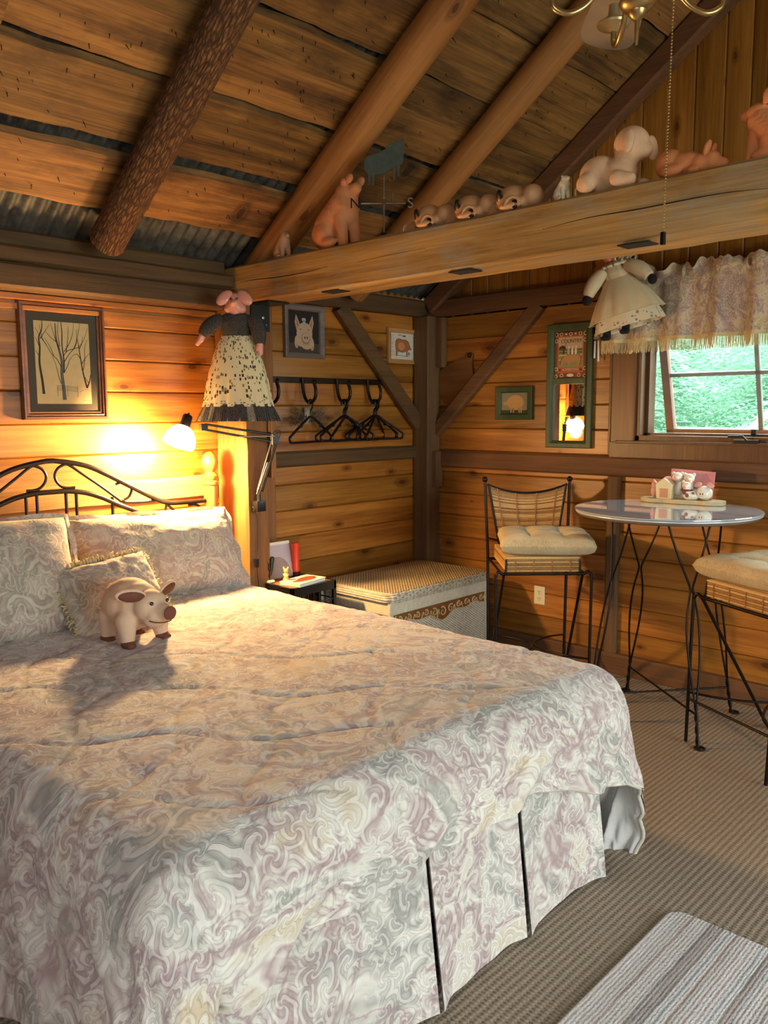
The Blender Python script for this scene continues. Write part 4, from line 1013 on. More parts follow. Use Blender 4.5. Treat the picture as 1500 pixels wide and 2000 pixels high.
# ------------------------------------------------------------------ bistro table
TX, TY, TZ = 3.735, 1.705, 1.032
tb_ = thing('bistro_table', 'tall round glass-topped bistro table on black wire legs', 'table', (TX, TY, 0))
A = Matrix.Translation((TX, TY, 0))
obj('table_top', MB().lathe([(0, TZ-.032), (.395, TZ-.032), (.412, TZ-.028), (.418, TZ-.020), (.418, TZ-.010), (.412, TZ-.007), (0, TZ-.007)], 72, A), simple('brown_table_rim', '#6d5f52', .45, 0, .1, 20), tb_, smooth=40)
obj('edge_highlight', MB().tube([(TX+.4185*cos(a), TY+.4185*sin(a), TZ-.0125) for a in [2*pi*k/96 for k in range(96)]], .0042, 8, closed=True), simple('edge_highlight_white', '#dcdcdc', .25, .3, .03, 20), tb_, smooth=60)  # white tube stands in for the bright highlight along the glass edge
obj('glass_top', MB().lathe([(0, TZ-.0068), (.424, TZ-.0068), (.426, TZ-.005), (.426, TZ-.002), (.424, TZ), (0, TZ)], 72, A), TABGLASS, tb_, smooth=40)
obj('under_ring', MB().tube([(TX+.235*cos(a), TY+.235*sin(a), TZ-.042) for a in [2*pi*k/48 for k in range(48)]], .009, 8, closed=True), IRON, tb_, smooth=60)
RT = radians(6); feet = []
for k in range(4):
    a = RT+pi/4+k*pi/2; ra = V((cos(a), sin(a), 0)); ta = V((-sin(a), cos(a), 0)); mb = MB(); o3 = V((TX, TY, 0))
    for sg in (1, -1):
        prf = [(.985, .225, .100), (.90, .235, .075), (.82, .245, .048), (.74, .258, .018), (.70, .264, .006), (.66, .270, .012), (.58, .282, .026), (.48, .298, .030), (.36, .318, .024), (.24, .337, .010), (.19, .345, .004)]
        P = [o3+ra*r+ta*(w*sg)+V((0, 0, z)) for z, r, w in prf]
        for i in range(1, 22):
            f = i/21; th = f*3.5*pi; P.append(o3+ra*(.345+.03*f)+(ta*cos(th)+ra*sin(th))*(.0045*sg)+V((0, 0, .19-.178*f)))
        mb.tube(smoothpath(P[:11], 4)[:-1]+P[10:], .0052, 8)
    ft = o3+ra*.392
    mb.tube([ft+V((.020*cos(b), .020*sin(b), .006)) for b in [2*pi*i/16 for i in range(16)]], .0052, 8, closed=True)
    obj('leg', mb, IRON, tb_, smooth=60); feet.append(o3+ra*.352+V((0, 0, .145)))
mb = MB().tube([feet[0], feet[2]], .0052, 8).tube([feet[1]-V((0, 0, .010)), feet[3]-V((0, 0, .010))], .0052, 8)
obj('cross_brace', mb, IRON, tb_, smooth=60)

# ------------------------------------------------------------------ bar chairs
def chair(loc, rz, label):
    c = thing('bar_chair', label, 'chair', loc, rz, 'black iron and rattan bar chairs')
    def part(name, mb, m=IRON, **k): return obj(name, mb, m, c, True, smooth=k.get('smooth', 60))
    SZ = .675
    for s in (-1, 1):
        p = part('rear_post', MB().tube([(s*.215, .20, .006), (s*.222, .205, .70), (s*.237, .238, 1.105)], .0085, 10))
        obj('ball_finial', MB().ball((s*.2375, .2385, 1.117), .016, seg=14), IRON, p, True, smooth=60)
        part('front_leg', MB().tube(smoothpath([(s*.205, -.245, SZ-.003), (s*.228, -.25, SZ+.012), (s*.242, -.255, SZ-.012), (s*.243, -.258, SZ-.06), (s*.236, -.275, .006)], 6), .0075, 10))
        part('diagonal_brace', MB().tube([(s*.200, -.245, SZ-.004), (s*.2145, .17, .03), (s*.215, .196, .006)], .0075, 10))
        part('curved_stretcher', MB().tube(smoothpath([(s*.238, -.268, .235), (s*.13, -.20, .235), (s*.03, -.08, .235), (s*.006, .0, .235), (s*.03, .07, .235), (s*.12, .16, .235), (s*.218, .20, .235)], 8), .0055, 8))
    part('front_stretcher', MB().tube([(-.238, -.268, .205), (.238, -.268, .205)], .006, 8))
    part('seat_frame', MB().tube([(-.21, -.245, SZ), (.21, -.245, SZ), (.215, .20, SZ), (-.215, .20, SZ)], .008, 8, closed=True).tube([(-.19, -.24, SZ), (-.185, -.235, SZ+.075)], .006, 6).tube([(.19, -.24, SZ), (.185, -.235, SZ+.075)], .006, 6).tube([(-.22, .205, .79), (-.17, .15, .785)], .006, 6).tube([(.22, .205, .79), (.17, .15, .785)], .006, 6))
    mb = MB()
    for k in range(6):
        z = SZ+.014+.011*k
        mb.tube([(-.182, -.236, z), (.182, -.236, z)], .0052, 6); mb.tube([(-.184, -.235, z), (-.184, .19, z)], .0052, 6); mb.tube([(.184, -.235, z), (.184, .19, z)], .0052, 6)
    for k in range(40): mb.tube([(-.186, -.235+.0109*k, SZ+.079), (.186, -.235+.0109*k, SZ+.079)], .0052, 6)
    part('rattan_seat', mb, RATTAN)
    bind = simple('brown_cane_binding', '#a56c38', .5, 0, .2, 40)
    for k in range(4):
        x = -.14+.093*k; mb = MB()
        for j in range(6): mb.ball((x, -.2415, SZ+.015+.011*j), (.0045, .003, .006), seg=6)
        part('seat_binding', mb, bind)
    # backrest: curved top rail, two leaning stiles, reeds, bindings
    def edge(v): return .157+(.212-.157)*v, .192+(.232-.192)*v          # half width, y at height fraction v
    top = lambda u: V((.224*u, .232+.016*(1-u*u), 1.088-.050*(1-u*u)))
    part('top_rail', MB().tube([top(-1+2*i/16) for i in range(17)], .0072, 8))
    for s in (-1, 1): part('back_stile', MB().tube([(s*.216, .232, 1.085), (s*.160, .192, .755)], .0072, 8))
    mb = MB(); n = 34
    for k in range(n):
        v = (k+.4)/n; P = []
        for i in range(13):
            u = -1+2*i/12; hw, yy = edge(v); sag = .048*v*v*(1-u*u)
            P.append((hw*u, yy+.016*(1-u*u), .765+.318*v-sag+.0012*nz(u*3, k)))
        mb.tube(P, .0042, 6)
    part('rattan_back', mb, RATTAN)
    for u0 in (-.80, -.30, .25, .78):
        mb = MB()
        for k in range(n):
            v = (k+.4)/n; hw, yy = edge(v); u = u0; sag = .048*v*v*(1-u*u)
            mb.ball((hw*u, yy+.016*(1-u*u)-.005, .765+.318*v-sag), (.0042, .0028, .0055), seg=6)
        part('back_binding', mb, bind)
    return c
def cushion(loc, rz, label, seed):
    def fn(sgn):
        def f(u, v):
            a, b = 2*u-1, 2*v-1; c = (max(0, 1-a**6)*max(0, 1-b**6))**.30
            x, y = .238*a*(1+.02*abs(b)**3), .225*b*(1+.02*abs(a)**3)
            z = .056+sgn*.056*c
            if sgn > 0:
                for (p, q) in ((-.36, -.3), (.36, -.3), (-.36, .34), (.36, .34)): z -= .040*exp(-(((a-p)**2+(b-q)**2)/.030))
                z -= .020*exp(-((abs(a)-.36)/.09)**2)*(1-b*b)*.8+.018*exp(-((abs(b)-.32)/.09)**2)*(1-a*a)*.8
                z += .004*nz(a*3+seed, b*3)
            return V((x, y, z))
        return f
    mb = MB(); mb.grid(fn(1), 44, 44); mb.grid(fn(-1), 44, 44)
    cu_ = thing('seat_cushion', label, 'cushion', loc, rz)
    obj('pad', mb, CUSH, cu_, True, smooth=180)
    mb = MB()
    for p, q in ((-.36, -.3), (.36, -.3), (-.36, .34), (.36, .34)): mb.ball((.238*p,   .225*q, .066), (.008, .008, .004), seg=10)
    obj('tufting_button', mb, CUSH, cu_, True, smooth=60)
c1 = chair((3.70, 2.417, 0), radians(-46), 'black iron bar chair with rattan back standing behind the round table')
cushion((3.715, 2.365, .758), radians(-52), 'oatmeal tufted cushion on the chair behind the table', 1)
c2 = dup(c1, (3.665, 1.145, 0), radians(-116.8), 'black iron rattan bar chair cut off by the right edge, in front of the window')
cushion((3.655, 1.175, .758), radians(-113), 'pale tufted cushion on the right-hand chair, lit by the window', 2)
# ------------------------------------------------------------------ pictures and flat art
def rim(F, w, h, prof, mb=None):
    """mitred frame: prof = [(inset from outer edge, height off wall)] swept round a w x h rectangle"""
    mb = mb or MB(); vs = []; fs = []; n = len(prof)
    for (sx, sy) in ((-1, -1), (1, -1), (1, 1), (-1, 1)):
        for ins, z in prof: vs.append(F @ V((sx*(w/2-ins), sy*(h/2-ins), z)))
    for k in range(4):
        l = (k+1) % 4
        for i in range(n-1): fs.append((k*n+i, l*n+i, l*n+i+1, k*n+i+1))
    return mb.add(vs, fs, 0, .5)
class Art:
    def __init__(s, F): s.F = F; s.mb = MB(); s.z = 0; s.mats = []
    def mi(s, m):
        if m not in s.mats: s.mats.append(m)
        return s.mats.index(m)
    def poly(s, pts, m, z, t=.0003): s.mb.prism(pts, t, s.F @ Matrix.Translation((0, 0, z)), s.mi(m)); return s
    def rect(s, x0, y0, x1, y1, m, z, t=.0003): return s.poly([(x0, y0), (x1, y0), (x1, y1), (x0, y1)], m, z, t)
    def ell(s, cx, cy, rx, ry, m, z, rot=0, n=20):
        return s.poly([(cx+rx*cos(a)*cos(rot)-ry*sin(a)*sin(rot), cy+rx*cos(a)*sin(rot)+ry*sin(a)*cos(rot)) for a in [2*pi*k/n for k in range(n)]], m, z)
    def line(s, pts, w, m, z):
        P = [V((p[0], p[1], 0)) for p in pts]; W = w if isinstance(w, list) else [w]*len(P); L = []; Rr = []
        for i, p in enumerate(P):
            d = (P[min(i+1, len(P)-1)]-P[max(i-1, 0)]); d = d.normalized() if d.length > 0 else V((1, 0, 0)); q = V((-d.y, d.x, 0))*W[i]*.5; L.append(p+q); Rr.append(p-q)
        for i in range(len(P)-1): s.poly([(v.x, v.y) for v in (Rr[i], Rr[i+1], L[i+1], L[i])], m, z)
        return s
    def text(s, txt, x, y, size, m, z, sx=1):
        vs, fs = textmesh(txt, size, s.F @ Matrix.Translation((x, y, z)) @ Matrix.Diagonal((sx, 1, 1, 1))); s.mb.add(vs, fs, s.mi(m)); return s
    def build(s, name, parent, **k): return obj(name, s.mb, s.mats, parent, **k)
def flat(name, c, rough=.7): return simple(name, c, rough, 0, .05, 30)
INK = flat('brown_ink', '#4a3424'); INK2 = flat('grey_bark_ink', '#6e655a'); TANP = flat('tan_art_paper', '#ecc68c'); MATB = flat('grey_brown_mat_board', '#584a3a')
def wallF(x, z, y=None): return frame((x, YF-.002 if y is None else y, z), (1, 0, 0), (0, 0, 1))
def gabF(y, z, x=None): return frame((XR-.002 if x is None else x, y, z), (0, -1, 0), (0, 0, 1))

# bare trees print over the bed
F = wallF(1.733, 1.728); w, h = .398, .515
pf = thing('framed_picture', 'framed print of bare trees and a bench on the wall above the bed', 'picture', (1.733, YF-.01, 1.47))
obj('frame', rim(F, w, h, [(0, 0), (0, .020), (.005, .026), (.012, .026), (.015, .019), (.022, .021), (.026, .013), (.034, .013), (.034, .004)]), DARKFR, pf, smooth=20)
a = Art(F)
a.rect(-w/2+.03, -h/2+.03, w/2-.03, h/2-.03, MATB, .004, .0012)
pw, ph = .255, .365; a.rect(-pw/2-.0, -ph/2-.005, pw/2, ph/2-.005, TANP, .0054, .0004); a.build('mat_board', pf)
a = Art(F); zz = .0062
def P2(u, v): return (-pw/2+pw*u, -ph/2-.005+ph*(1-v))       # u,v in 0..1 from the top-left of the print
def br(pts, w0, w1, m=INK):
    P = smoothpath([(*P2(*p), 0) for p in pts], 4); n = len(P); a.line([(p.x, p.y) for p in P], [w0+(w1-w0)*i/(n-1) for i in range(n)], m, zz)
br([(.49, .95), (.48, .80), (.46, .62), (.47, .48), (.43, .33), (.39, .2), (.38, .02)], .018, .005, INK2)
br([(.50, .62), (.51, .45), (.49, .28), (.50, .12), (.49, .0)], .007, .003)
br([(.12, .88), (.10, .70), (.07, .5), (.09, .32), (.08, .2), (.14, .1), (.15, .0)], .012, .003)
br([(.92, .80), (.86, .62), (.83, .48), (.80, .3), (.78, .2)], .008, .002); br([(.92, .80), (.97, .72), (1.0, .63)], .008, .003); br([(.96, .74), (.88, .66)], .003, .002)
for pts in ([(.46, .55), (.38, .45), (.30, .40), (.20, .28), (.10, .18), (.02, .08)], [(.33, .42), (.28, .32), (.18, .2)], [(.44, .75), (.40, .66), (.36, .52), (.30, .42)], [(.40, .25), (.30, .20), (.2, .12)],
            [(.50, .42), (.58, .35), (.70, .32), (.80, .29), (.90, .2), (.98, .05)], [(.52, .48), (.62, .38), (.74, .28), (.80, .12), (.84, .0)], [(.52, .36), (.62, .26), (.70, .12), (.72, .0)], [(.50, .62), (.58, .52), (.62, .45), (.72, .38)],
            [(.56, .36), (.60, .2), (.62, .05)], [(.43, .33), (.36, .18), (.30, .02)], [(.45, .3), (.42, .12), (.44, .0)], [(.09, .32), (.02, .2)], [(.07, .42), (.01, .36)], [(.1, .22), (.2, .12), (.28, .04)],
            [(.84, .5), (.92, .42), (1.0, .36)], [(.83, .45), (.76, .38), (.72, .40)], [(.86, .58), (.90, .45), (.91, .3), (.96, .2)], [(.8, .32), (.86, .25), (.88, .16)], [(.20, .28), (.14, .2), (.1, .05)], [(.70, .32), (.76, .22), (.77, .08)]):
    br(pts, .0035, .0012)
for k in range(4): br([(.36, .83-.018*k), (.55, .835-.018*k), (.74, .845-.018*k)], .0016, .0016, INK2)
for x in (.37, .74, .55): br([(x, .78), (x, .91)], .002, .002, INK2)
br([(.78, .85), (.9, .82), (1.0, .84)], .0015, .001, INK2); br([(.84, .96), (.9, .955), (.97, .96)], .001, .001)
a.build('tree_drawing', pf)
obj('picture_glass', MB().box((-w/2+.033, -h/2+.033, .0095), (w/2-.033, h/2-.033, .0105), M=F), PICGLASS, pf)

# pig portrait
F = wallF(3.172, 1.950); w, h = .315, .262
F = wallF(3.170, 1.955); w, h = .300, .300
pf = thing('framed_picture', 'grey framed painting of a pink pig face with butterfly on dark ground', 'picture', (3.17, YF-.01, 1.80))
obj('frame', rim(F, w, h, [(0, 0), (0, .022), (.008, .026), (.022, .022), (.030, .016), (.034, .006)]), GREYFR, pf, smooth=20)
PK = flat('painted_pig_pink', '#b9997c'); PK2 = flat('painted_pig_shadow', '#8f6f5a'); PK3 = flat('painted_ear_pink', '#a8705c'); DKP = flat('dark_painted_ground', '#1d130c'); WD = flat('painted_fence', '#453629'); BF = flat('pale_butterfly', '#a9abb8')
a = Art(F); a.rect(-w/2+.03, -h/2+.03, w/2-.03, h/2-.03, DKP, .004, .001); a.rect(-w/2+.03, -h/2+.03, w/2-.03, -h/2+.085, WD, .0052)
for sg in (-1, 1):
    a.poly([(sg*.030+.005, .035), (sg*.062+.005, .095), (sg*.072+.005, .05), (sg*.058+.005, .005)], PK, .0056); a.poly([(sg*.040+.005, .036), (sg*.059+.005, .078), (sg*.063+.005, .045), (sg*.055+.005, .015)], PK3, .006)
a.ell(.005, -.01, .060, .062, PK, .0064); a.ell(-.025, -.045, .032, .04, PK, .0062); a.ell(.02, -.055, .052, .045, PK, .0066); a.ell(.015, -.038, .034, .033, PK2, .0070); a.ell(.015, -.034, .029, .027, PK, .0074)
for sg in (-1, 1): a.ell(.015+sg*.009, -.034, .004, .008, DKP, .0078); a.ell(.005+sg*.03, .012, .008, .004, PK2, .0072)
a.line([(-.012, -.072), (.015, -.078), (.045, -.068)], .003, PK2, .0078)
for x, y in ((-.055, -.09), (.062, -.10)):
    a.ell(x, y+.03, .015, .035, PK, .0060); a.line([(x, y), (x, y+.02)], .002, DKP, .0076)
for sg in (-1, 1): a.ell(.0+sg*.007, .068, .008, .010, BF, .0076, sg*.5); a.ell(.002+sg*.005, .052, .005, .006, BF, .0078)
a.build('painting', pf)

# pig chart in oak frame
F = wallF(4.02, 1.915, YF-.004); w, h = .305, .222
pf = thing('framed_picture', 'light oak framed chart of a brown pig with notes, near the room corner', 'picture', (4.02, YF-.01, 1.80))
obj('frame', rim(F, w, h, [(0, 0), (0, .018), (.006, .020), (.026, .014), (.028, .005)]), LIGHTFR, pf, smooth=20)
CH = flat('chart_paper', '#d8cdbc'); PB = flat('chart_pig_brown', '#a8663a'); PBL = flat('chart_pig_light', '#c98a58'); PBD = flat('chart_dark_line', '#4a2a1c'); TXT = flat('grey_chart_lines', '#8f887c')
a = Art(F); W2, H2 = w/2-.027, h/2-.027; a.rect(-W2, -H2, W2, H2, CH, .004, .001)
pigp = [(-.068, .01), (-.066, .036), (-.052, .050), (-.03, .053), (.0, .048), (.028, .049), (.046, .042), (.052, .034), (.058, .037), (.062, .022), (.072, .006), (.080, -.004), (.082, -.013), (.074, -.016), (.060, -.014), (.050, -.018), (.046, -.026), (.044, -.056), (.034, -.056), (.033, -.026), (.0, -.032), (-.03, -.030), (-.045, -.024), (-.05, -.054), (-.062, -.054), (-.062, -.024)]
sh = lambda p, dx=-.008, dy=-.006, k=1: [(q[0]*k+dx, q[1]*k+dy) for q in p]
a.poly(sh(pigp, k=1.04), PBD, .0052); a.poly(sh(pigp), PB, .0056); a.ell(-.02, .0, .032, .026, PBL, .006); a.ell(.028, .008, .014, .02, PB, .0062); a.line([(-.066, -.058), (.055, -.062)], .004, TXT, .0050)
a.line([(-.05, .073), (-.045, .066), (-.04, .076), (-.034, .067), (-.028, .075), (-.022, .067), (-.016, .074), (-.011, .066)], .0035, PBD, .0052); a.rect(-.006, .062, .022, .070, PBD, .0052)
rr = random.Random(3)
for x0, x1, ys in ((-.122, -.082, [.07-.0075*k for k in range(18)]), (.088, .122, [.062-.0075*k for k in range(17)])):
    for y in ys:
        if rr.random() < .75: a.rect(x0, y, x0+(x1-x0)*rr.uniform(.4, 1), y+.0022, TXT, .0050)
a.ell(.052, -.045, .012, .011, TXT, .0052)
a.build('chart', pf)

# small green framed pig
F = gabF(2.925, 1.543); w, h = .268, .202
pf = thing('framed_picture', 'small green framed picture of a round tan pig on the window wall', 'picture', (XR-.01, 2.925, 1.44))
obj('frame', rim(F, w, h, [(0, 0), (0, .022), (.004, .024), (.030, .018), (.038, .012), (.038, .004)]), GREENFR, pf, smooth=20)
GF = flat('grey_print_sky', '#8d8468'); GG = flat('olive_print_ground', '#3f3a20'); TP = flat('tan_print_pig', '#c9975c')
a = Art(F); W2, H2 = w/2-.037, h/2-.037; a.rect(-W2, -H2, W2, H2, GF, .004, .001); a.rect(-W2, -H2, W2, -H2+.022, GG, .0052); a.ell(.006, .004, .062, .045, TP, .0056); a.poly([(-.055, .015), (-.085, .004), (-.08, -.008), (-.05, -.012)], TP, .0056)
for x in (-.03, -.012, .03, .045): a.rect(x, -H2+.006, x+.008, -.03, TP, .0056)
a.build('pig_print', pf)

# long green frame: sign above, mirror below
F = gabF(2.535, 1.636, XR-.012) @ Euler((0, radians(2.8), 0)).to_matrix().to_4x4(); w, h = .288, .712
mf = thing('framed_mirror', 'tall narrow green frame with farm sign on top and mirror below', 'mirror', (XR-.01, 2.535, 1.28))
fm = rim(F, w, h, [(0, 0), (0, .024), (.004, .027), (.026, .027), (.036, .020), (.043, .018), (.043, .004)])
fm.box((-w/2+.04, .012, .004), (w/2-.04, .045, .022), M=F)
obj('frame', fm, GREENFR, mf, smooth=20)
obj('mirror_glass', MB().box((-.102, -.316, .004), (.102, .012, .008), M=F), MIRROR, mf)
RU = flat('rust_sign_border', '#7d3f24'); OR = flat('orange_sign_line', '#b5622c'); CRM = flat('cream_sign_sky', '#b99a78'); FLD = flat('green_sign_field', '#85804a'); PGB = flat('sign_pig_tan', '#b07a48'); WHT = flat('sign_white', '#d9c3a4'); DK = flat('sign_dark_brown', '#38200f'); RED = flat('sign_red_banner', '#a4482c'); SUN = flat('sunflower_cream', '#c9ac80')
a = Art(F); sx, y0, y1 = .1, .050, .308
a.rect(-sx, y0, sx, y1, RU, .006, .001); a.rect(-sx+.018, y0+.028, sx-.018, y1-.022, OR, .0072); a.rect(-sx+.024, y0+.060, sx-.024, y1-.028, CRM, .0076); a.rect(-sx+.024, y0+.060, sx-.024, y0+.165, FLD, .008)
for y, m in ((.1, WHT), (.125, WHT), (.155, DK), (.14, DK)): a.rect(-sx+.026, y0+y, sx-.026, y0+y+.004, m, .0083)
a.poly([(-.072, y0+.175), (-.05, y0+.185), (-.03, y0+.172), (-.03, y0+.162), (-.075, y0+.162)], DK, .0084)
pg = [(-.058, .10), (-.045, .118), (-.02, .128), (.02, .130), (.055, .128), (.066, .112), (.066, .095), (.060, .085), (.058, .065), (.044, .065), (.042, .088), (.0, .088), (-.008, .072), (-.016, .072), (-.020, .090), (-.036, .088), (-.05, .070), (-.064, .074), (-.06, .088)]
a.poly([(p[0]*1.06, y0+p[1]*1.0+.001) for p in pg], DK, .0086); a.poly([(p[0], y0+p[1]) for p in pg], PGB, .009)
for x, q in ((-.012, RED), (.012, WHT), (.034, WHT)): a.ell(x, y0+.148, .010, .022, DK, .0090); a.ell(x, y0+.148, .008, .020, q if q != RED else PK, .0094); a.ell(x+.002, y0+.172, .005, .008, WHT, .0096)
a.line([(-.045, y0+.135), (-.04, y0+.17), (-.028, y0+.195)], [.010, .006, .002], DK, .0092)
a.text('COUNTRY', .004, y1-.052, .030, DK, .0084, .92)
a.rect(-sx+.024, y0+.034, sx-.024, y0+.056, RED, .008); a.text('HOMESTEAD', 0, y0+.045, .021, SUN, .0086, .9)
for sg in (-1, 1): a.rect(sg*.066-.005, y0+.039, sg*.066+.005, y0+.050, DK, .0086)
for x, y in [(-.06, y1-.011), (0, y1-.011), (.06, y1-.011), (-.055, y0+.013), (.055, y0+.013)] + [(sg*(sx-.009), y0+q) for sg in (-1, 1) for q in (.05, .21, .245)] + [(sg*(sx-.008), y) for sg in (-1, 1) for y in (y0+.008, y1-.009)]:
    for k in range(9): b = 2*pi*k/9; a.ell(x+.0085*cos(b), y+.0085*sin(b), .0038, .0026, SUN, .0076, b, 8)
    a.ell(x, y, .0055, .0055, DK, .008, 0, 10)
for x in (-.03, .03): a.ell(x, y1-.011, .006, .006, WHT, .0078, 0, 10)
a.ell(0, y0+.013, .022, .009, WHT, .0078)
a.build('farm_sign', mf); 
# little chime hanging at the mirror's right edge
p = onX(1166, 655, XR-.035); wc = thing('wind_chime', 'tiny wind chime with two white tubes hanging beside the mirror', 'chime', (p.x, p.y, p.z-.14))
obj('top_piece', MB().ball((p.x, p.y, p.z), (.016, .018, .014), seg=12).lathe([(.018, -.022), (.018, -.012), (.010, -.008)], 14, Matrix.Translation(p)), simple('speckled_grey_clay', '#9d9482', .5, 0, .3, 90), wc, smooth=50)
obj('chime_tube', MB().tube([p+V((0, .010, -.03)), p+V((0, .012, -.125))], .0055, 8), PAPERW, wc, smooth=60)
obj('chime_tube', MB().tube([p+V((0, -.010, -.03)), p+V((0, -.012, -.145))], .0055, 8), PAPERW, wc, smooth=60)
obj('cord', MB().tube([p+V((0, 0, .01)), p+V((.03, 0, .09))], .0012, 5), TWINE, wc)
# pig-shaped wooden board
F = gabF(3.30, 1.72, XR-.004)
pts = [onX(x, y, XR-.004) for x, y in ((862, 772), (860, 735), (866, 722), (880, 712), (895, 704), (910, 696), (914, 690), (921, 688), (926, 693), (925, 700), (924, 710), (927, 732), (922, 742), (912, 750), (905, 762), (895, 775), (886, 786), (872, 789))]
pl = [(-(q.y-3.30), q.z-1.72) for q in smoothpath(pts, 3, True)]
pq = thing('pig_cutting_board', 'brown pig-shaped wooden board hanging behind the brace by the corner', 'cutting board', (XR-.012, 3.30, 1.56))
obj('board', MB().prism(pl, .018, F), PLAQUE, pq, bevel=.003)
hole = onX(918, 694, XR-.02); obj('hanging_ring', MB().tube([hole+V((-.006, .012*cos(b), .012*sin(b))) for b in [2*pi*k/14 for k in range(14)]], .004, 6, closed=True), BRONZE, pq, smooth=60)
# outlet
F = gabF(2.724, .372, XR-.001)
ol = thing('wall_outlet', 'ivory double wall outlet on the boards below the chair seat', 'outlet', (XR-.005, 2.724, .315))
obj('cover_plate', MB().box((-.038, -.056, 0), (.038, .056, .006), M=F), WHITEPL, ol, bevel=.002)
for sg in (-1, 1):
    rc_ = obj('receptacle', MB().lathe([(.017, .005), (.017, .0085), (0, .0085)], 20, F @ Matrix.Translation((0, sg*.021, 0))), WHITEPL, ol, smooth=40)
    obj('slot', MB().box((-.008, sg*.021-.002, .0085), (-.0055, sg*.021+.008, .0092), M=F).box((.0055, sg*.021-.002, .0085), (.008, sg*.021+.008, .0092), M=F).lathe([(.0028, .0085), (.0028, .0092), (0, .0092)], 8, F @ Matrix.Translation((0, sg*.021-.009, 0))), BLACKPL, rc_)
obj('screw', MB().lathe([(.003, .006), (.003, .0075), (0, .0078)], 10, F), STEEL, ol)

# ------------------------------------------------------------------ coat rack, hangers, dried flowers
ck = thing('coat_rack', 'dark iron bar with four U-shaped coat hooks on the back wall', 'coat rack', (3.33, YF-.03, 1.55))
obj('bar', MB().box((2.885, YF-.022, 1.662), (3.80, YF-.001, 1.695)), BRONZE, ck, bevel=.002)
HX = (2.865, 3.135, 3.405, 3.665)
for x in HX: obj('hook', MB().tube(smoothpath([(x, YF-.03, 1.69), (x, YF-.034, 1.625), (x, YF-.055, 1.570), (x, YF-.095, 1.548), (x, YF-.135, 1.575), (x, YF-.143, 1.62), (x, YF-.130, 1.660), (x, YF-.138, 1.675)], 5), .0095, 10), BRONZE, ck, smooth=60)
def hanger(r, wid):
    o = thing('coat_hanger', 'thin black hanger alone on the second hook by the dried flowers', 'hanger', (HX[1], YF-.097, 1.555), 0, 'coat hangers on the rack')
    sh = [(0, 0, -.085), (.05, 0, -.105), (wid*.85, 0, -.178), (wid, 0, -.200), (wid*.97, 0, -.222), (wid*.85, 0, -.228), (0, 0, -.228)]
    P = sh[:-1]+[(0, 0, -.228)]+[(-x, y, z) for x, y, z in sh[::-1][1:-1]]
    obj('body', MB().tube(smoothpath(P, 4, True), r, 8, closed=True, flat=.8), BLACKPL, o, True, smooth=60)
    obj('hook', MB().tube(smoothpath([(0, 0, -.085), (0, 0, -.052), (.018, 0, -.030), (.021, 0, -.004), (0, 0, .013), (-.020, 0, .0), (-.019, 0, -.018)], 4), r*.62, 8), BLACKPL, o, True, smooth=60)
    obj('notch', MB().tube(smoothpath([(.085, 0, -.122), (.088, 0, -.140), (.104, 0, -.142), (.106, 0, -.132)], 3), r*.6, 6).tube(smoothpath([(-.085, 0, -.122), (-.088, 0, -.140), (-.104, 0, -.142), (-.106, 0, -.132)], 3), r*.6, 6), BLACKPL, o, True, smooth=60)
    return o
h0 = hanger(.0085, .205); h0.rotation_euler = (0, 0, radians(14))
for k, (dy, rz) in enumerate(((.0, -10), (-.012, 22), (.012, 6))):
    dup(h0, (HX[2], YF-.097+dy, 1.556), radians(rz), 'thick black hanger in the bunch on the third hook')
for k, (dy, rz) in enumerate(((.0, 30), (-.012, 8), (.010, -16), (.02, -2))):
    dup(h0, (HX[3]+.002*k, YF-.097+dy, 1.556), radians(rz), 'thick black hanger in the bunch on the fourth hook')
fx, fz = 3.18, 1.475
df = thing('dried_flowers', 'small spray of dried flowers pinned to the wall behind a hanger', 'dried flowers', (fx, YF-.02, 1.42))
st = MB(); hd = MB(); rr = random.Random(9)
for k in range(70):
    sg = 1 if k % 2 else -1; an = rr.uniform(-.5, .65); L = rr.uniform(.05, .145)
    p0 = V((fx+sg*rr.uniform(0, .02), YF-.012-rr.random()*.015, fz-.02+rr.uniform(-.02, .02))); p1 = p0+V((sg*L*cos(an), -rr.uniform(0, .03), L*sin(an)))
    st.tube([p0, p0.lerp(p1, .5)+V((0, -.006, .006)), p1], .0011, 4)
    for j in range(4):
        q = p0.lerp(p1, rr.uniform(.55, 1))+V((rr.uniform(-.008, .008), rr.uniform(-.006, .004), rr.uniform(-.010, .010))); hd.ball(q, (rr.uniform(.002, .007), rr.uniform(.002, .005), rr.uniform(.002, .004)), seg=6, rot=(rr.random()*3, rr.random()*3, 0))
obj('stems', st, TWINE, df)['kind'] = 'stuff'; obj('flower_heads', hd, PETAL, df)['kind'] = 'stuff'
mb = MB()
for k in range(22): x = fx-.01+rr.uniform(-.015, .015); mb.tube(smoothpath([(x, YF-.018, fz+.045), (x+rr.uniform(-.012, .012), YF-.03, fz+.01), (x+rr.uniform(-.02, .02), YF-.025, fz-.045)], 4), .0022, 4)
obj('ribbon_tie', mb, simple('silvery_ribbon', '#a89c8c', .5, .3, .2, 60), df)

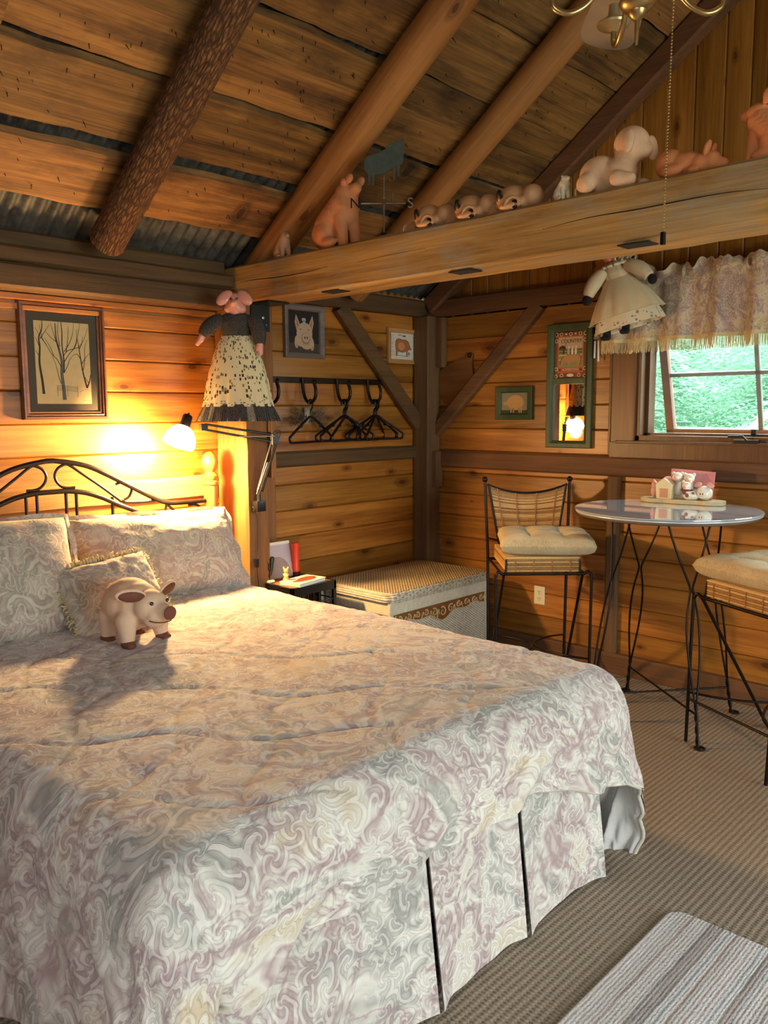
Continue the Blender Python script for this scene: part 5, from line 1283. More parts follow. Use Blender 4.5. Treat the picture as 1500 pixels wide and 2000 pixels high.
# ------------------------------------------------------------------ swing-arm lamp on the post
LY = 3.45
hd_, el = onY(385, 834, LY), onY(536, 856, 3.31); cl = V((2.60, 3.385, 1.075))
lp = thing('swing_arm_lamp', 'black swing-arm lamp with glowing white glass shade clamped to the post', 'lamp', (2.60, 3.385, 1.0))
obj('clamp', MB().box((2.575, 3.35, .99), (2.63, 3.399, 1.045)).tube([(2.60, 3.37, 1.04), (2.60, 3.37, 1.10)], .010, 10).tube([(2.56, 3.37, 1.01), (2.54, 3.37, 1.01)], .005, 8), BLACKPL, lp, bevel=.002, smooth=40)
mb = MB()
off = V((0, 0, .020)); j0 = V((2.60, 3.36, 1.095))
for o3 in (V((-.014, 0, .004)), V((.014, 0, -.004))): mb.tube([j0+o3, el+o3+V((0, .0, -.012))], .0062, 8)
obj('lower_arm', mb, BLACKPL, lp, smooth=60)
hj = hd_+V((.045, 0, .0))
mb = MB()
for o3 in (V((0, 0, .017)), V((0, 0, -.019))): mb.tube([hj+o3*.75, el+o3], .0062, 8)
obj('upper_arm', mb, BLACKPL, lp, smooth=60)
mb = MB()
for a0, a1 in ((j0+V((-.028, -.01, -.012)), el.lerp(j0, .45)+V((-.012, -.012, 0))), (j0+V((-.016, -.012, -.018)), el.lerp(j0, .45)+V((.0, -.012, 0)))): mb.tube([a0, a1], .0030, 6)
mb.tube([el.lerp(hj, .55)+V((0, -.012, -.022)), el+V((-.01, -.012, .012))], .003, 6)
obj('spring', mb, PEWTER, lp, smooth=60)
obj('elbow_joint', MB().box(tuple(el+V((-.020, -.010, -.032))), tuple(el+V((.020, .010, .024)))).tube(smoothpath([el+V((-.01, 0, .022)), el+V((.01, 0, .04)), el+V((.04, 0, .035)), el+V((.030, 0, .0)), el+V((.012, 0, -.02))], 5), .0022, 6), BLACKPL, lp, bevel=.003)
obj('head_joint', MB().box(tuple(hj+V((-.028, -.010, -.018))), tuple(hj+V((.012, .010, .016)))), BLACKPL, lp, bevel=.003)
ax = V((-.42, -.04, -.90)).normalized(); sk0 = onY(364, 822, LY)
def axF(o, a):
    a = V(a).normalized(); x = a.orthogonal().normalized(); y = a.cross(x)
    return Matrix(((x.x, y.x, a.x, o[0]), (x.y, y.y, a.y, o[1]), (x.z, y.z, a.z, o[2]), (0, 0, 0, 1)))
AF = axF(sk0, ax)
obj('socket', MB().lathe([(0, -.030), (.020, -.030), (.024, -.024), (.026, .018), (.026, .034), (.02, .036)], 20, AF).tube([sk0-ax*.028, sk0-ax*.042], .005, 8), BLACKPL, lp, smooth=40)
LAMPC = (1.0, .52, .17, 1)
obj('lamp_shade', MB().lathe([(.024, .030), (.040, .038), (.060, .058), (.073, .085), (.078, .112), (.076, .126), (.073, .126), (.074, .112), (.069, .087), (.056, .062), (.038, .043), (.024, .036)], 36, AF), shade_glow((1.0, .64, .26, 1), 34), lp, smooth=60)
obj('bulb', MB().ball(sk0+ax*.085, .030, seg=16).tube([sk0+ax*.03, sk0+ax*.07], .015, 10), shade_glow((1.0, .64, .26, 1), 80), lp, smooth=60)
mb = MB().tube(smoothpath([V((2.585, 3.385, .99)), V((2.60, 3.385, .93)), onY(503, 1070, 3.39), onY(502, 1095, 3.385)], 6), .0022, 6)
sw = onY(502, 1100, 3.385)
mb.box(tuple(sw+V((-.008, -.006, -.022))), tuple(sw+V((.008, .006, .022))))
mb.tube(smoothpath([sw+V((0, 0, -.02)), sw+V((.006, 0, -.12)), V((2.62, 3.40, .45)), V((2.64, 3.42, .02))], 6), .0022, 6)
obj('power_cord', mb, BLACKPL, lp, smooth=60)
ldat = bpy.data.lights.new('lamp_bulb_light', 'POINT'); ldat.energy = 100; ldat.color = (1.0, .62, .26); ldat.shadow_soft_size = .045
lob = bpy.data.objects.new('lamp_bulb_light', ldat); C.objects.link(lob); lob.location = sk0+ax*.160
# switch/thermometer strip on the post
p = onY(507, 955, 3.50)
tg = thing('thermostat_strip', 'pale narrow metal strip and tag fixed beside the lamp post', 'wall fitting', (2.74, 3.5, .98))
p0, p1 = onY(506, 945, 3.48), onY(511, 1005, 3.48)
obj('strip', MB().beam(p0, p1, .022, .006, (0, 1, 0)), STEEL, tg, bevel=.001)
p0, p1 = onY(513, 970, 3.48), onY(517, 1004, 3.48)
obj('tag_plate', MB().beam(p0, p1, .028, .006, (0, 1, 0)), CARD, tg, bevel=.001)

# ------------------------------------------------------------------ pig doll hanging on the post
def doll(loc, rz, label, skirt_m, ruf_m, top_m, hgt, rxs, rys):
    d = thing('pig_doll', label, 'doll', loc, rz); L = lambda p: V(p)
    return d
DL = V((2.425, 3.285, 1.455)); DR = radians(-46)
d = thing('pig_doll', 'pig doll in cream print skirt and navy blouse hanging on the lamp post', 'doll', DL, DR)
def put(n, me, m, **k): return obj(n, me, m, d, True, **k)
pl_ = lambda amp, n, ph=0: (lambda a, t: 1+amp*(1-t)*(.6*sin(a*n+ph)+.4*sin(a*n*1.7+ph*2)))
def cloth_lathe(prof, seg, rx, ry, wob, n_uv=1.0):
    mb = MB(); npf = len(prof)
    def fn(u, v):
        i = v*(npf-1); k = min(int(i), npf-2); f = i-k; r = prof[k][0]*(1-f)+prof[k+1][0]*f; z = prof[k][1]*(1-f)+prof[k+1][1]*f
        a = 2*pi*u; q = r*wob(a, v); return V((cos(a)*q*rx, sin(a)*q*ry, z))
    mb.grid(fn, seg, (npf-1)*6, closed_u=True, uv=lambda u, v: (u*n_uv, v*(prof[-1][1]-prof[0][1]))); return mb
put('skirt', cloth_lathe([(1.0, .07), (.96, .10), (.86, .20), (.70, .30), (.52, .38), (.40, .415)], 120, .168, .085, pl_(.05, 14)), CALICO, smooth=180)
put('ruffle', cloth_lathe([(1.16, .0), (1.10, .03), (1.03, .06), (.97, .082)], 160, .168, .085, pl_(.07, 22, 1)), NAVY, smooth=180)
for u0 in (.555, .62, .80):                          # paler cloth strips let into the ruffle
    mb = MB()
    def fn(u, v, u0=u0): a = 2*pi*(u0+.030*u); q = (1.165-.19*v)*pl_(.07, 22, 1)(a, v)*1.012; return V((cos(a)*q*.168, sin(a)*q*.085, .001+.08*v))
    mb.grid(fn, 10, 6, uv=lambda u, v: (u*.08, v*.08))
    put('pale_ruffle_strip', mb, NAVYL, smooth=180)
put('bodice', cloth_lathe([(.40, .405), (.44, .43), (.46, .47), (.42, .50), (.26, .515)], 60, .168, .115, pl_(.02, 9)), NAVY, smooth=180)
def sleeve(P, r):
    mb = MB(); P = smoothpath(P, 6); n = len(P); rr_ = [r[0]+(r[1]-r[0])*i/(n-1)+.012*sin(pi*i/(n-1)) for i in range(n)]; mb.tube(P, rr_, 14)
    mb.uv = {i: ((i % 14)/14*.2, (i//14)*.01) for i in range(len(mb.v))}; return mb
for s, P in ((-1, [(-.065, -.01, .488), (-.10, -.02, .468), (-.135, -.03, .435), (-.155, -.035, .405)]), (1, [(.065, -.01, .488), (.098, -.03, .46), (.115, -.04, .41), (.118, -.045, .365)])):
    put('sleeve', sleeve(P, (.024, .024)), NAVY, smooth=180)
    e = V(P[-1]); q = V(P[-1])-V(P[-2]); q.normalize()
    put('hand', blobmesh('hand', [(e, e+q*.045, .017, .012), (e+q*.015+V((-s*.012, -.006, 0)), e+q*.03+V((-s*.016, -.006, 0)), .007, .006)], .004, 2), PIGPINK)
hz = .560
put('head', blobmesh('head', [((0, 0, hz), (.052, .045, .052)), ((0, -.018, hz-.022), (.050, .036, .034)), ((0, -.046, hz-.004), (.021, .020, .017)), ((-.030, -.022, hz-.03), (.024, .024, .022)), ((.030, -.022, hz-.03), (.024, .024, .022)), ((0, -.03, hz-.048), (.022, .018, .014))], .005, 2), PIGPINK)
for s in (-1, 1):
    put('ear', MB().ball((0, 0, 0), (.047, .014, .028), M=Matrix.Translation((s*.048, -.030, hz+.022)) @ Euler((radians(-18), radians(s*42), radians(s*-15))).to_matrix().to_4x4(), seg=18), EARSH if 0 else PIGPINK, smooth=180)
    put('eye', MB().ball((s*.015, -.0475, hz+.016), (.0052, .003, .0052), seg=10), EYE_M, smooth=180)
    put('nostril', MB().ball((s*.006, -.0655, hz-.002), (.0024, .0016, .003), seg=8), EARSH, smooth=180)
put('hanging_loop', MB().tube(smoothpath([(0, .03, hz+.03), (.02, .06, hz+.05), (.03, .09, hz+.04)], 4), .0018, 6), TWINE)

# ------------------------------------------------------------------ toy pig on the bed
d = thing('toy_pig', 'cream suede toy pig with brown ears and feet standing on the bed', 'toy pig', (1.452, 2.60, .690), radians(8)); d.scale = (1.1, 1.1, 1.06)
put('body', blobmesh('body', [((0, .030, .132), (.088, .088, .084)), ((0, -.012, .128), (.078, .07, .078)), ((0, -.075, .132), (.060, .052, .056)), ((0, -.11, .112), (.044, .034, .036)), ((0, -.118, .124), (0, -.142, .122), .030, .026), ((0, -.098, .095), (.046, .030, .030)),
    ((-.062, -.030, .09), (-.066, -.038, .022), .036, .022), ((.062, -.030, .09), (.066, -.038, .022), .036, .022), ((-.050, .072, .09), (-.054, .078, .02), .036, .022), ((.050, .072, .09), (.054, .078, .02), .036, .022)], .0055, 3), FELT)
for s in (-1, 1):
    e = put('ear', MB().ball((0, 0, 0), (.050, .010, .024), M=Matrix.Translation((s*.072, -.070, .180)) @ Euler((radians(12), radians(s*-8), radians(s*20))).to_matrix().to_4x4(), seg=18), FELT, smooth=180)
    obj('ear_lining', MB().ball((0, 0, 0), (.043, .008, .019), M=Matrix.Translation((s*.072, -.0745, .178)) @ Euler((radians(12), radians(s*-8), radians(s*20))).to_matrix().to_4x4(), seg=18), BROWNFELT, e, True, smooth=180)
    put('eye', MB().ball((s*.030, -.118, .153), (.0062, .0045, .0062), seg=12), EYE_M, smooth=180)
    for y in (-.042, .078): put('hoof', blobmesh('hoof', [((s*(.067 if y < 0 else .055), y, .016), (.0235, .0235, .017)), ((s*(.069 if y < 0 else .057), y-.016, .012), (.018, .016, .012))], .004, 2), BROWNFELT)
put('snout_disc', MB().ball((0, -.166, .123), (.0245, .006, .0225), seg=18), BROWNFELT, smooth=180)
mo = smoothpath([(-.040, -.116, .098), (-.032, -.133, .094), (-.014, -.148, .092), (0, -.151, .093), (.014, -.148, .092), (.032, -.133, .094), (.040, -.116, .098)], 4)
put('mouth', MB().tube(mo, .002, 6), BROWNFELT, smooth=180)
put('tail', MB().tube(smoothpath([(0, .112, .15), (0, .13, .16), (.012, .135, .172), (0, .13, .18), (-.01, .135, .17)], 4), .004, 6), FELT, smooth=180)

# ------------------------------------------------------------------ figures along the tie beam
BT = 2.2375
def sitter(sc, loc, rz, nose_up=0, vox=.022, ear=.13):
    hx, hz_ = .24, .80
    B = [((-.20, 0, .25), (.33, .30, .27)), ((-.16, 0, .34), (.12, 0, .62), .30, .235), ((.10, 0, .50), (.23, .22, .24)), ((.18, 0, .78), (.19, .175, .165)), ((.26, 0, .77), (.40, 0, .75+nose_up), .115, .085),
         ((.16, .11, .42), (.23, .12, .06), .11, .08), ((.16, -.11, .42), (.23, -.12, .06), .11, .08), ((-.02, .22, .08), (.19, .09, .09)), ((-.02, -.22, .08), (.19, .09, .09)), ((-.14, .21, .22), (.19, .11, .20)), ((-.14, -.21, .22), (.19, .11, .20)),
         ((ear, .12, .91), (.06, .045, .055), (0, .3-ear, 0)), ((ear, -.12, .91), (.06, .045, .055), (0, .3-ear, 0)), ((-.52, 0, .2), (.05, .03, .05))]
    return blobmesh('figurine', B, vox, 3, xf(loc, rz) @ Matrix.Diagonal((sc, sc, sc, 1)))
A_ = -pi/2                                            # facing along the beam, away from the bed wall
p = (2.655, 3.20, BT); solo('pig_figurine', sitter(.135, p, A_-.3), CLAYPINK, 'small tan seated pig figurine at the left end of the tie beam', 'figurine', 'pig figures on the tie beam')
p = (2.69, 2.835, BT); d = thing('pig_figurine', 'big terracotta seated pig looking up, left end of the tie beam by the weathervane', 'figurine', p, 0, 'pig figures on the tie beam')
obj('body', sitter(.305, p, A_-.1, .07, .018, .26), TERRA, d)
for k in (-1, 1): obj('ear', MB().ball((0, 0, 0), (.014, .026, .020), M=xf((p[0]+k*.036, p[1]-.100, BT+.288), 0, radians(-35)), seg=14), TERRA, d, smooth=180)
# weathervane
vy = 2.555; vp = V((2.69, vy, BT)); ev = V((.69, -.72, 0)).normalized()
d = thing('weathervane', 'small metal pig weathervane with N and S letters standing on the tie beam', 'weathervane', vp, 0)
obj('base', MB().lathe([(.05, 0), (.052, .004), (.03, .014), (.012, .03), (.008, .034)], 20, Matrix.Translation(vp)), IRON, d, smooth=40)
obj('pole', MB().tube([vp+V((0, 0, .02)), vp+V((0, 0, .275))], .0035, 8).ball(vp+V((0, 0, .158)), .007, seg=10), PEWTER, d, smooth=60)
VF = frame(vp+V((0, 0, .158)), ev, (0, 0, 1)); VS = frame(vp+V((0, 0, .158)), (.72, .69, 0), (0, 0, 1))
obj('arm', MB().tube([vp+V((0, 0, .158))-ev*.10, vp+V((0, 0, .158))+ev*.095], .0045, 8), PEWTER, d, smooth=60)
obj('arm', MB().tube([vp+V((0, 0, .158))-V((.72, .69, 0))*.095, vp+V((0, 0, .158))+V((.72, .69, 0))*.095], .0045, 8), PEWTER, d, smooth=60)
for tx_, off, FF in (('N', -.125, VF), ('S', .115, VF)):
    vs, fs = textmesh(tx_, .062, FF @ Matrix.Translation((off, 0, 0)), .002); mb = MB(); mb.add(vs, fs); obj('letter', mb, IRON if tx_ == 'N' else PEWTER, d)
obj('pointer_bar', MB().tube([vp+V((.03, -.02, .158)), vp+V((.034, -.02, .205))], .004, 6), PEWTER, d)
pv = [(-.085, .005), (-.080, .035), (-.06, .052), (-.02, .062), (.01, .082), (.045, .108), (.07, .112), (.085, .120), (.088, .10), (.086, .05), (.080, .02), (.062, .012), (.03, -.006), (.0, -.022), (-.03, -.028), (-.062, -.028), (-.078, -.012)]
PVF = frame(vp+V((0, 0, .275)), ev, (0, 0, 1)) @ Matrix.Translation((0, .03, -.004))
mb = MB().prism([(q.x, q.y) for q in smoothpath([(a*1.0, b, 0) for a, b in pv], 4, True)], .008, PVF)
for x, y, L in ((-.062, -.02, .05), (-.046, -.024, .045), (.045, .0, .05), (.064, .012, .045)): mb.prism([(x-.006, y), (x+.006, y), (x+.003, y-L), (x-.004, y-L)], .006, PVF)
obj('pig_silhouette', mb, simple('verdigris_sheet_metal', '#4b5145', .5, .4, .2, 30), d)
# three spotted pigs lying in a row
def spotted(loc, label):
    d = thing('spotted_pig', label, 'figurine', loc, radians(-90)); q = lambda n, me, m, par=d, **k: obj(n, me, m, par, True, **k)
    q('body', blobmesh('body', [((0, 0, .036), (.068, .058, .062)), ((-.05, 0, .026), (-.105, 0, .016), .030, .021), ((.09, 0, .045), (.040, .045, .042)), ((.04, 0, .025), (.06, .055, .03)), ((.02, -.048, .012), (.05, .022, .016)), ((.02, .048, .012), (.05, .022, .016))], .006, 2), BISQ)
    q('snout_end', MB().lathe([(.022, 0), (.024, .004), (.020, .008), (0, .008)], 16, Matrix.Translation((-.122, 0, .015)) @ Euler((0, radians(-85), 0)).to_matrix().to_4x4()), CARD)
    for s in (-1, 1):
        q('black_patch', MB().ball((-.022, s*.0535, .050), (.017, .006, .028), rot=(radians(-s*28), radians(22), 0), seg=14), BLACKSPOT, smooth=180)
        q('ear_arch', MB().tube(smoothpath([(.010, s*.064, .006), (.018, s*.062, .030), (.040, s*.058, .040), (.062, s*.056, .028), (.068, s*.058, .006)], 4), .0065, 8), BISQ, smooth=180)
        q('dark_inner_ear', MB().ball((.044, s*.056, .012), (.018, .008, .018), seg=12), BLACKSPOT, smooth=180)
    return d
s1_ = spotted((2.655, 2.265, BT), 'tan black-patched pig lying on the beam, leftmost of three by the weathervane')
dup(s1_, (2.655, 2.055, BT), radians(-90), 'tan pig with black patches lying on the beam, middle of three alike'); dup(s1_, (2.655, 1.855, BT), radians(-90), 'tan pig with black patches lying on the beam, rightmost of three alike')
for o in [x for x in C.objects if x.name.startswith('spotted_pig')]: o['group'] = 'spotted pigs in a row on the tie beam'
p = (2.64, 1.63, BT); solo('pig_figurine', sitter(.088, p, A_-.5, .03), simple('cream_porcelain', '#e6d8b4', .25, 0, .04, 30, coat=.5), 'tiny cream white seated pig figurine in the middle of the tie beam', 'figurine', 'pig figures on the tie beam')
# plush pig seen from behind
p = V((2.67, 1.455, BT)); M_ = xf(p, radians(-90))
d = thing('plush_pig', 'cream plush pig with floppy ears slumped on the tie beam', 'plush toy', p, radians(-90), 'pig figures on the tie beam')
q = lambda n, me, m, **k: obj(n, me, m, d, True, **k)
d.scale = (.86, .86, .95)
q('body', blobmesh('body', [((-.055, 0, .070), (.085, .078, .070)), ((.03, 0, .062), (.075, .065, .058)), ((.080, 0, .150), (.072, .068, .066)), ((.055, -.065, .030), (.110, -.060, .022), .030, .024), ((.055, .065, .030), (.110, .060, .022), .030, .024), ((-.075, -.07, .035), (.045, .03, .036)), ((-.075, .07, .035), (.045, .03, .036)), ((.135, 0, .125), (.03, .034, .03))], .007, 3), PLUSH)
q('ear', MB().ball((0, 0, 0), (.024, .014, .042), M=xf((.100, -.068, .150), 0, radians(-12)), seg=16), PLUSH, smooth=180)
q('ear', MB().ball((0, 0, 0), (.026, .016, .044), M=xf((.150, .030, .135), radians(70), radians(-8)), seg=16), PLUSH, smooth=180)
q('tail', MB().tube(smoothpath([(-.135, -.02, .05), (-.150, -.025, .03), (-.146, -.028, .006)], 4), .005, 6), PLUSH, smooth=180)
# reclining terracotta pig
p = V((2.665, 1.185, BT)); d = thing('pig_figurine', 'orange terracotta pig lying down near the right end of the tie beam', 'figurine', p, radians(-90), 'pig figures on the tie beam')
d.scale = (.80, .85, .92)
q('body', blobmesh('body', [((-.075, 0, .055), (.062, .052, .052)), ((-.02, 0, .045), (.09, .048, .043)), ((.05, 0, .035), (.05, .045, .036)), ((.095, 0, .040), (.035, .036, .034)), ((.115, 0, .030), (.145, 0, .024), .022, .018), ((-.05, -.045, .022), (.05, .025, .022)), ((-.05, .045, .022), (.05, .025, .022)), ((.04, -.045, .012), (.03, .016, .012))], .0065, 3), TERRA2)
for s in (-1, 1): q('ear', MB().ball((0, 0, 0), (.012, .018, .028), M=xf((.085, s*.026, .078), 0, 0, radians(25)), seg=14), TERRA2, smooth=180)
# terracotta pig cut by the frame
p = (2.675, .945, BT); d = thing('pig_figurine', 'orange terracotta pig facing left, cut off by the right edge on the tie beam', 'figurine', p, 0, 'pig figures on the tie beam')
obj('body', sitter(.19, p, pi/2-.15, .04, .018, .0), TERRA2, d)
for k in (-1, 1): obj('ear', MB().ball((0, 0, 0), (.010, .016, .022), M=xf((p[0]+k*.026, p[1]-.004, BT+.188), 0, radians(20)), seg=14), TERRA2, d, smooth=180)

# ------------------------------------------------------------------ things on the bistro table
TT = TZ+.0006
bc = V((4.00, 1.745, TT)); bF = Matrix.Translation(bc) @ Euler((0, 0, radians(-84))).to_matrix().to_4x4()
pts = []
for k in range(96):
    a = 2*pi*k/96; sx_, sy_ = .205, .058; c_, s_ = cos(a), sin(a)
    x = sx_*abs(c_)**.35*(1 if c_ > 0 else -1); y = sy_*abs(s_)**.35*(1 if s_ > 0 else -1); y += .008*cos(x*pi/.068)*(1 if s_ > 0 else -1); pts.append((x, y))
solo('serving_board', MB().prism(pts, .022, bF), PALEWD, 'pale scalloped wooden board on the round table', 'board', bevel=.003)
BZ_ = TT+.0225
def bl(x, y, z=0): return bF @ V((x, y, BZ_-TT+z))
d = thing('ceramic_barn', 'cream ceramic barn with pink roof and pig heads, napkin holder on the board', 'napkin holder', bl(-.05, 0), radians(-84))
q = lambda n, me, m, **k: obj(n, me, m, d, True, **k)
hs = MB()
poly = [(-.042, 0), (.030, 0), (.036, .072), (-.006, .104), (-.048, .072)]
hs.prism(poly, .058, Matrix(((1, 0, 0, -.02), (0, 0, -1, .0), (0, 1, 0, 0), (0, 0, 0, 1))))
q('barn', hs, simple('cream_glazed_ceramic', '#dfd0a4', .3, 0, .05, 30, coat=.4), bevel=.002)
q('roof', MB().beam((-.028, .002, .107), (-.072, .002, .072), .066, .006, (0, 0, 1)).beam((-.024, .002, .107), (.020, .002, .072), .066, .006, (0, 0, 1)), CERSPOT, bevel=.001)
q('barn_door', MB().box((-.046, -.0605, .006), (-.006, -.057, .052)), simple('peach_door', '#cc8f6a', .4, 0, .06, 30), bevel=.001)
q('back_plate', MB().box((-.06, .006, 0), (.12, .012, .050)), CERAM, bevel=.002)
for x, z in ((.024, .108), (.082, .104)):
    h_ = q('pig_head', blobmesh('pig_head', [((x, -.008, z), (.027, .022, .024)), ((x, -.030, z-.006), (.013, .010, .010)), ((x-.022, -.004, z+.018), (.010, .006, .010)), ((x+.022, -.004, z+.018), (.010, .006, .010)), ((x, .006, z-.02), (x, .006, .03), .016, .02)], .0032, 2), CERAM)
    obj('snout', MB().ball((x, -.040, z-.006), (.010, .003, .008), seg=10), CERSPOT, h_, True, smooth=180)
q('side_pig', blobmesh('side_pig', [((-.085, -.018, .035), (.020, .024, .034)), ((-.086, -.022, .070), (.016, .016, .015)), ((-.090, -.022, .085), (.008, .006, .008))], .0034, 2), CERSPOT)
nb = bl(.03, .028); solo('paper_napkins', MB().box((-.115, -.006, .0), (.100, .008, .142), M=bF @ Matrix.Translation((.035, .028, BZ_-TT)) @ Euler((radians(-6), radians(3), 0)).to_matrix().to_4x4()), PINKNAP, 'pink paper napkins standing in the ceramic holder', 'napkins', bevel=.002)
d = thing('pig_shaker', 'white ceramic pig with red scarf in front of the napkins', 'figurine', bl(.045, -.040), radians(-84))
q('body', blobmesh('body', [((0, 0, .026), (.034, .026, .028)), ((.022, .004, .022), (.026, .024, .022)), ((-.012, -.010, .070), (.022, .020, .021)), ((-.014, -.028, .064), (.011, .010, .009)), ((-.030, -.006, .090), (.008, .006, .009)), ((.006, -.006, .090), (.008, .006, .009)), ((-.01, -.01, .045), (.02, .02, .02))], .0034, 2), CERAM)
q('scarf', MB().tube([(-.012+.023*cos(a), -.008+.021*sin(a), .049) for a in [2*pi*k/20 for k in range(20)]], .0055, 8, closed=True).ball((-.016, -.031, .040), (.010, .004, .012), seg=10), simple('dark_red_glaze', '#7a2414', .3, 0, .1, 30, coat=.4), smooth=180)
q('snout', MB().ball((-.014, -.0375, .064), (.009, .003, .007), seg=10), CERSPOT, smooth=180)
q('brown_spot', MB().ball((-.004, -.0245, .024), (.010, .003, .010), seg=10).ball((.024, -.019, .036), (.008, .004, .006), seg=10), simple('brown_glaze_spot', '#8a5238', .3, 0, .1, 30), smooth=180)
q('black_spot', MB().ball((.014, -.010, .0505), (.013, .010, .004), seg=10), BLACKSPOT, smooth=180)
d = thing('pig_shaker', 'white ceramic pig face with big ears, right end of the board', 'figurine', bl(.110, -.020), radians(-84))
q('body', blobmesh('body', [((0, 0, .036), (.042, .030, .036)), ((0, -.02, .034), (.030, .018, .026))], .004, 2), CERAM)
for s in (-1, 1): q('ear', MB().ball((0, 0, 0), (.020, .006, .012), M=xf((s*.030, -.004, .075), 0, 0, radians(s*18)), seg=12), CERSPOT, smooth=180)
q('snout', MB().ball((0, -.038, .034), (.019, .005, .013), seg=14), simple('pale_snout', '#e2cdb8', .25, 0, .04, 30, coat=.4), smooth=180)
for s in (-1, 1): q('nostril', MB().ball((s*.006, -.043, .034), (.0028, .0018, .0045), seg=8), BLACKSPOT, smooth=180)

# ------------------------------------------------------------------ window valance and the doll on its end
VX, VY0, VY1, VZT, VZB = XR-.115, .30, 2.285, 2.165, 1.865
va = thing('window_valance', 'gathered floral valance with tan fringe over the window', 'valance', (VX, 1.3, 1.80))
def vfold(y, v): return (.020*sin(y*33+.7*sin(y*9))+.012*nz(y*9, 2)+.008*sin(y*71))*(.55+.45*(1-v))
def cloth(u, v):
    y = VY1-(VY1-VY0)*u
    if v < .72:
        f = v/.72; z = VZB+(VZT-VZB)*f; x = VX+vfold(y, f)*(1-.55*f)-.010*f
    else:
        f = (v-.72)/.28; hgt = .066+.055*nz(y*9, 4)+.04*nz(y*25, 1); z = VZT+hgt*f; x = VX-.008+(.020*sin(y*41+1)+.022*nz(y*14, 7))*f-.016*sin(f*pi)*(1 if nz(y*6, 3) > 0 else -.4)
    return V((x, y, z+.004*nz(y*6, v*3)))
mb = MB(); mb.grid(cloth, 420, 30, uv=lambda u, v: (u*3.1, v*.42)); obj('cloth', mb, VALM, va, smooth=180)
mb = MB(); mb.grid(lambda u, v: cloth(u, v)+V((.003, 0, 0)), 420, 30, uv=lambda u, v: (u*3.1, v*.42+1)); obj('back_cloth', mb, VALM, va, smooth=180)
FRM = simple('tan_fringe', '#cdb483', .9, 0, .15, 60)
mb = MB(); mb.grid(lambda u, v: cloth(u, 0)+V((-.003, 0, -.010+.018*v)), 420, 2); obj('fringe_band', mb, FRM, va, smooth=180)
mb = MB(); rr = random.Random(4); y = VY1
while y > VY0:
    p = cloth((VY1-y)/(VY1-VY0), 0)+V((-.002, 0, -.004)); L = rr.uniform(.058, .066)
    mb.tube([p, p+V((rr.uniform(-.003, .003), rr.uniform(-.0015, .0015), -L*.5)), p+V((rr.uniform(-.005, .005), rr.uniform(-.003, .003), -L))], [.0021, .0019, .0015], 4, caps=False); y -= .0042
obj('fringe', mb, FRM, va)['kind'] = 'stuff'
obj('curtain_rod', MB().tube([(VX+.006, VY1+.01, VZT), (VX+.006, VY0-.01, VZT)], .010, 10), BRASS, va, smooth=60)
for y in (VY1-.04, VY0+.04): obj('rod_bracket', MB().box((VX, y-.006, VZT-.012), (XR-.03, y+.006, VZT+.008)), BRASS, va)
DL2 = V((XR-.245, 2.135, 1.90)); d = thing('pig_doll', 'pig doll in muslin dress and floral petticoat hanging at the valance end', 'doll', DL2, radians(-78))
def q(n, me, m, **k): return obj(n, me, m, d, True, **k)
tilt = Matrix.Translation((0, 0, .30)) @ Euler((0, radians(-14), 0)).to_matrix().to_4x4() @ Matrix.Translation((0, 0, -.30))
def qt(n, mb, m, **k):
    mb.v = [tilt @ v for v in mb.v]; return q(n, mb, m, **k)
qt('petticoat', cloth_lathe([(1.05, .015), (1.0, .05), (.80, .14), (.52, .22), (.34, .27)], 120, .172, .080, pl_(.06, 7)), DITSY, smooth=180)
qt('muslin_skirt', cloth_lathe([(1.09, .075), (1.03, .10), (.82, .17), (.55, .24), (.36, .285)], 120, .172, .084, pl_(.07, 8, 1)), MUSLIN, smooth=180)
qt('bodice', cloth_lathe([(.36, .27), (.40, .30), (.36, .335), (.20, .355)], 50, .172, .11, pl_(.04, 9)), MUSLIN, smooth=180)
qt('collar_ruffle', cloth_lathe([(.50, .325), (.55, .335), (.40, .352), (.24, .356)], 120, .172, .13, pl_(.12, 17)), DITSY, smooth=180)
qt('hem_edge', MB().tube([(cos(a)*.172*1.09*pl_(.07, 8, 1)(a, 0), sin(a)*.084*1.09*pl_(.07, 8, 1)(a, 0), .075) for a in [2*pi*k/100 for k in range(100)]], .003, 6, closed=True), MUSLIN, smooth=180)
for s in (-1, 1):
    P = [(s*.055, -.02, .325), (s*.095, -.03, .30), (s*.135, -.035, .262), (s*.160, -.04, .225)]
    mb = MB().tube(smoothpath(P, 5), [.026+.012*sin(pi*i/15) for i in range(16)], 12); qt('sleeve', mb, MUSLIN, smooth=180)
    qt('mitten', MB().ball((s*.172, -.042, .205), (.024, .02, .026), seg=14), FABBLACK, smooth=180)
for x, z in ((-.045, -.018), (.052, .012)): q('shoe', blobmesh('shoe', [((x, 0, z+.03), (x, 0, z), .020, .022), ((x-.008, -.02, z-.012), (.018, .024, .014)), ((x+.010, -.02, z-.012), (.016, .022, .013))], .005, 2), FABBLACK)
qt('head', MB().ball((0, 0, .395), (.056, .050, .050), seg=20).ball((0, -.046, .39), (.022, .018, .018), seg=12), PIGPINK, smooth=180)
for s in (-1, 1): qt('ear', MB().ball((s*.05, -.01, .425), (.030, .012, .02), seg=12), PIGPINK, smooth=180)
mb = MB(); rr = random.Random(2)
for k in range(16):
    a = rr.uniform(0, 2*pi); c_ = V((.055+.035*cos(a), -.02+.03*sin(a), .365+rr.uniform(-.02, .025))); mb.tube([c_+V((.022*cos(b), .012*sin(b*2), .018*sin(b))) for b in [2*pi*j/10+a for j in range(10)]], .0055, 6, closed=True, flat=.4)
qt('bonnet_bow', mb, DITSY, smooth=180)

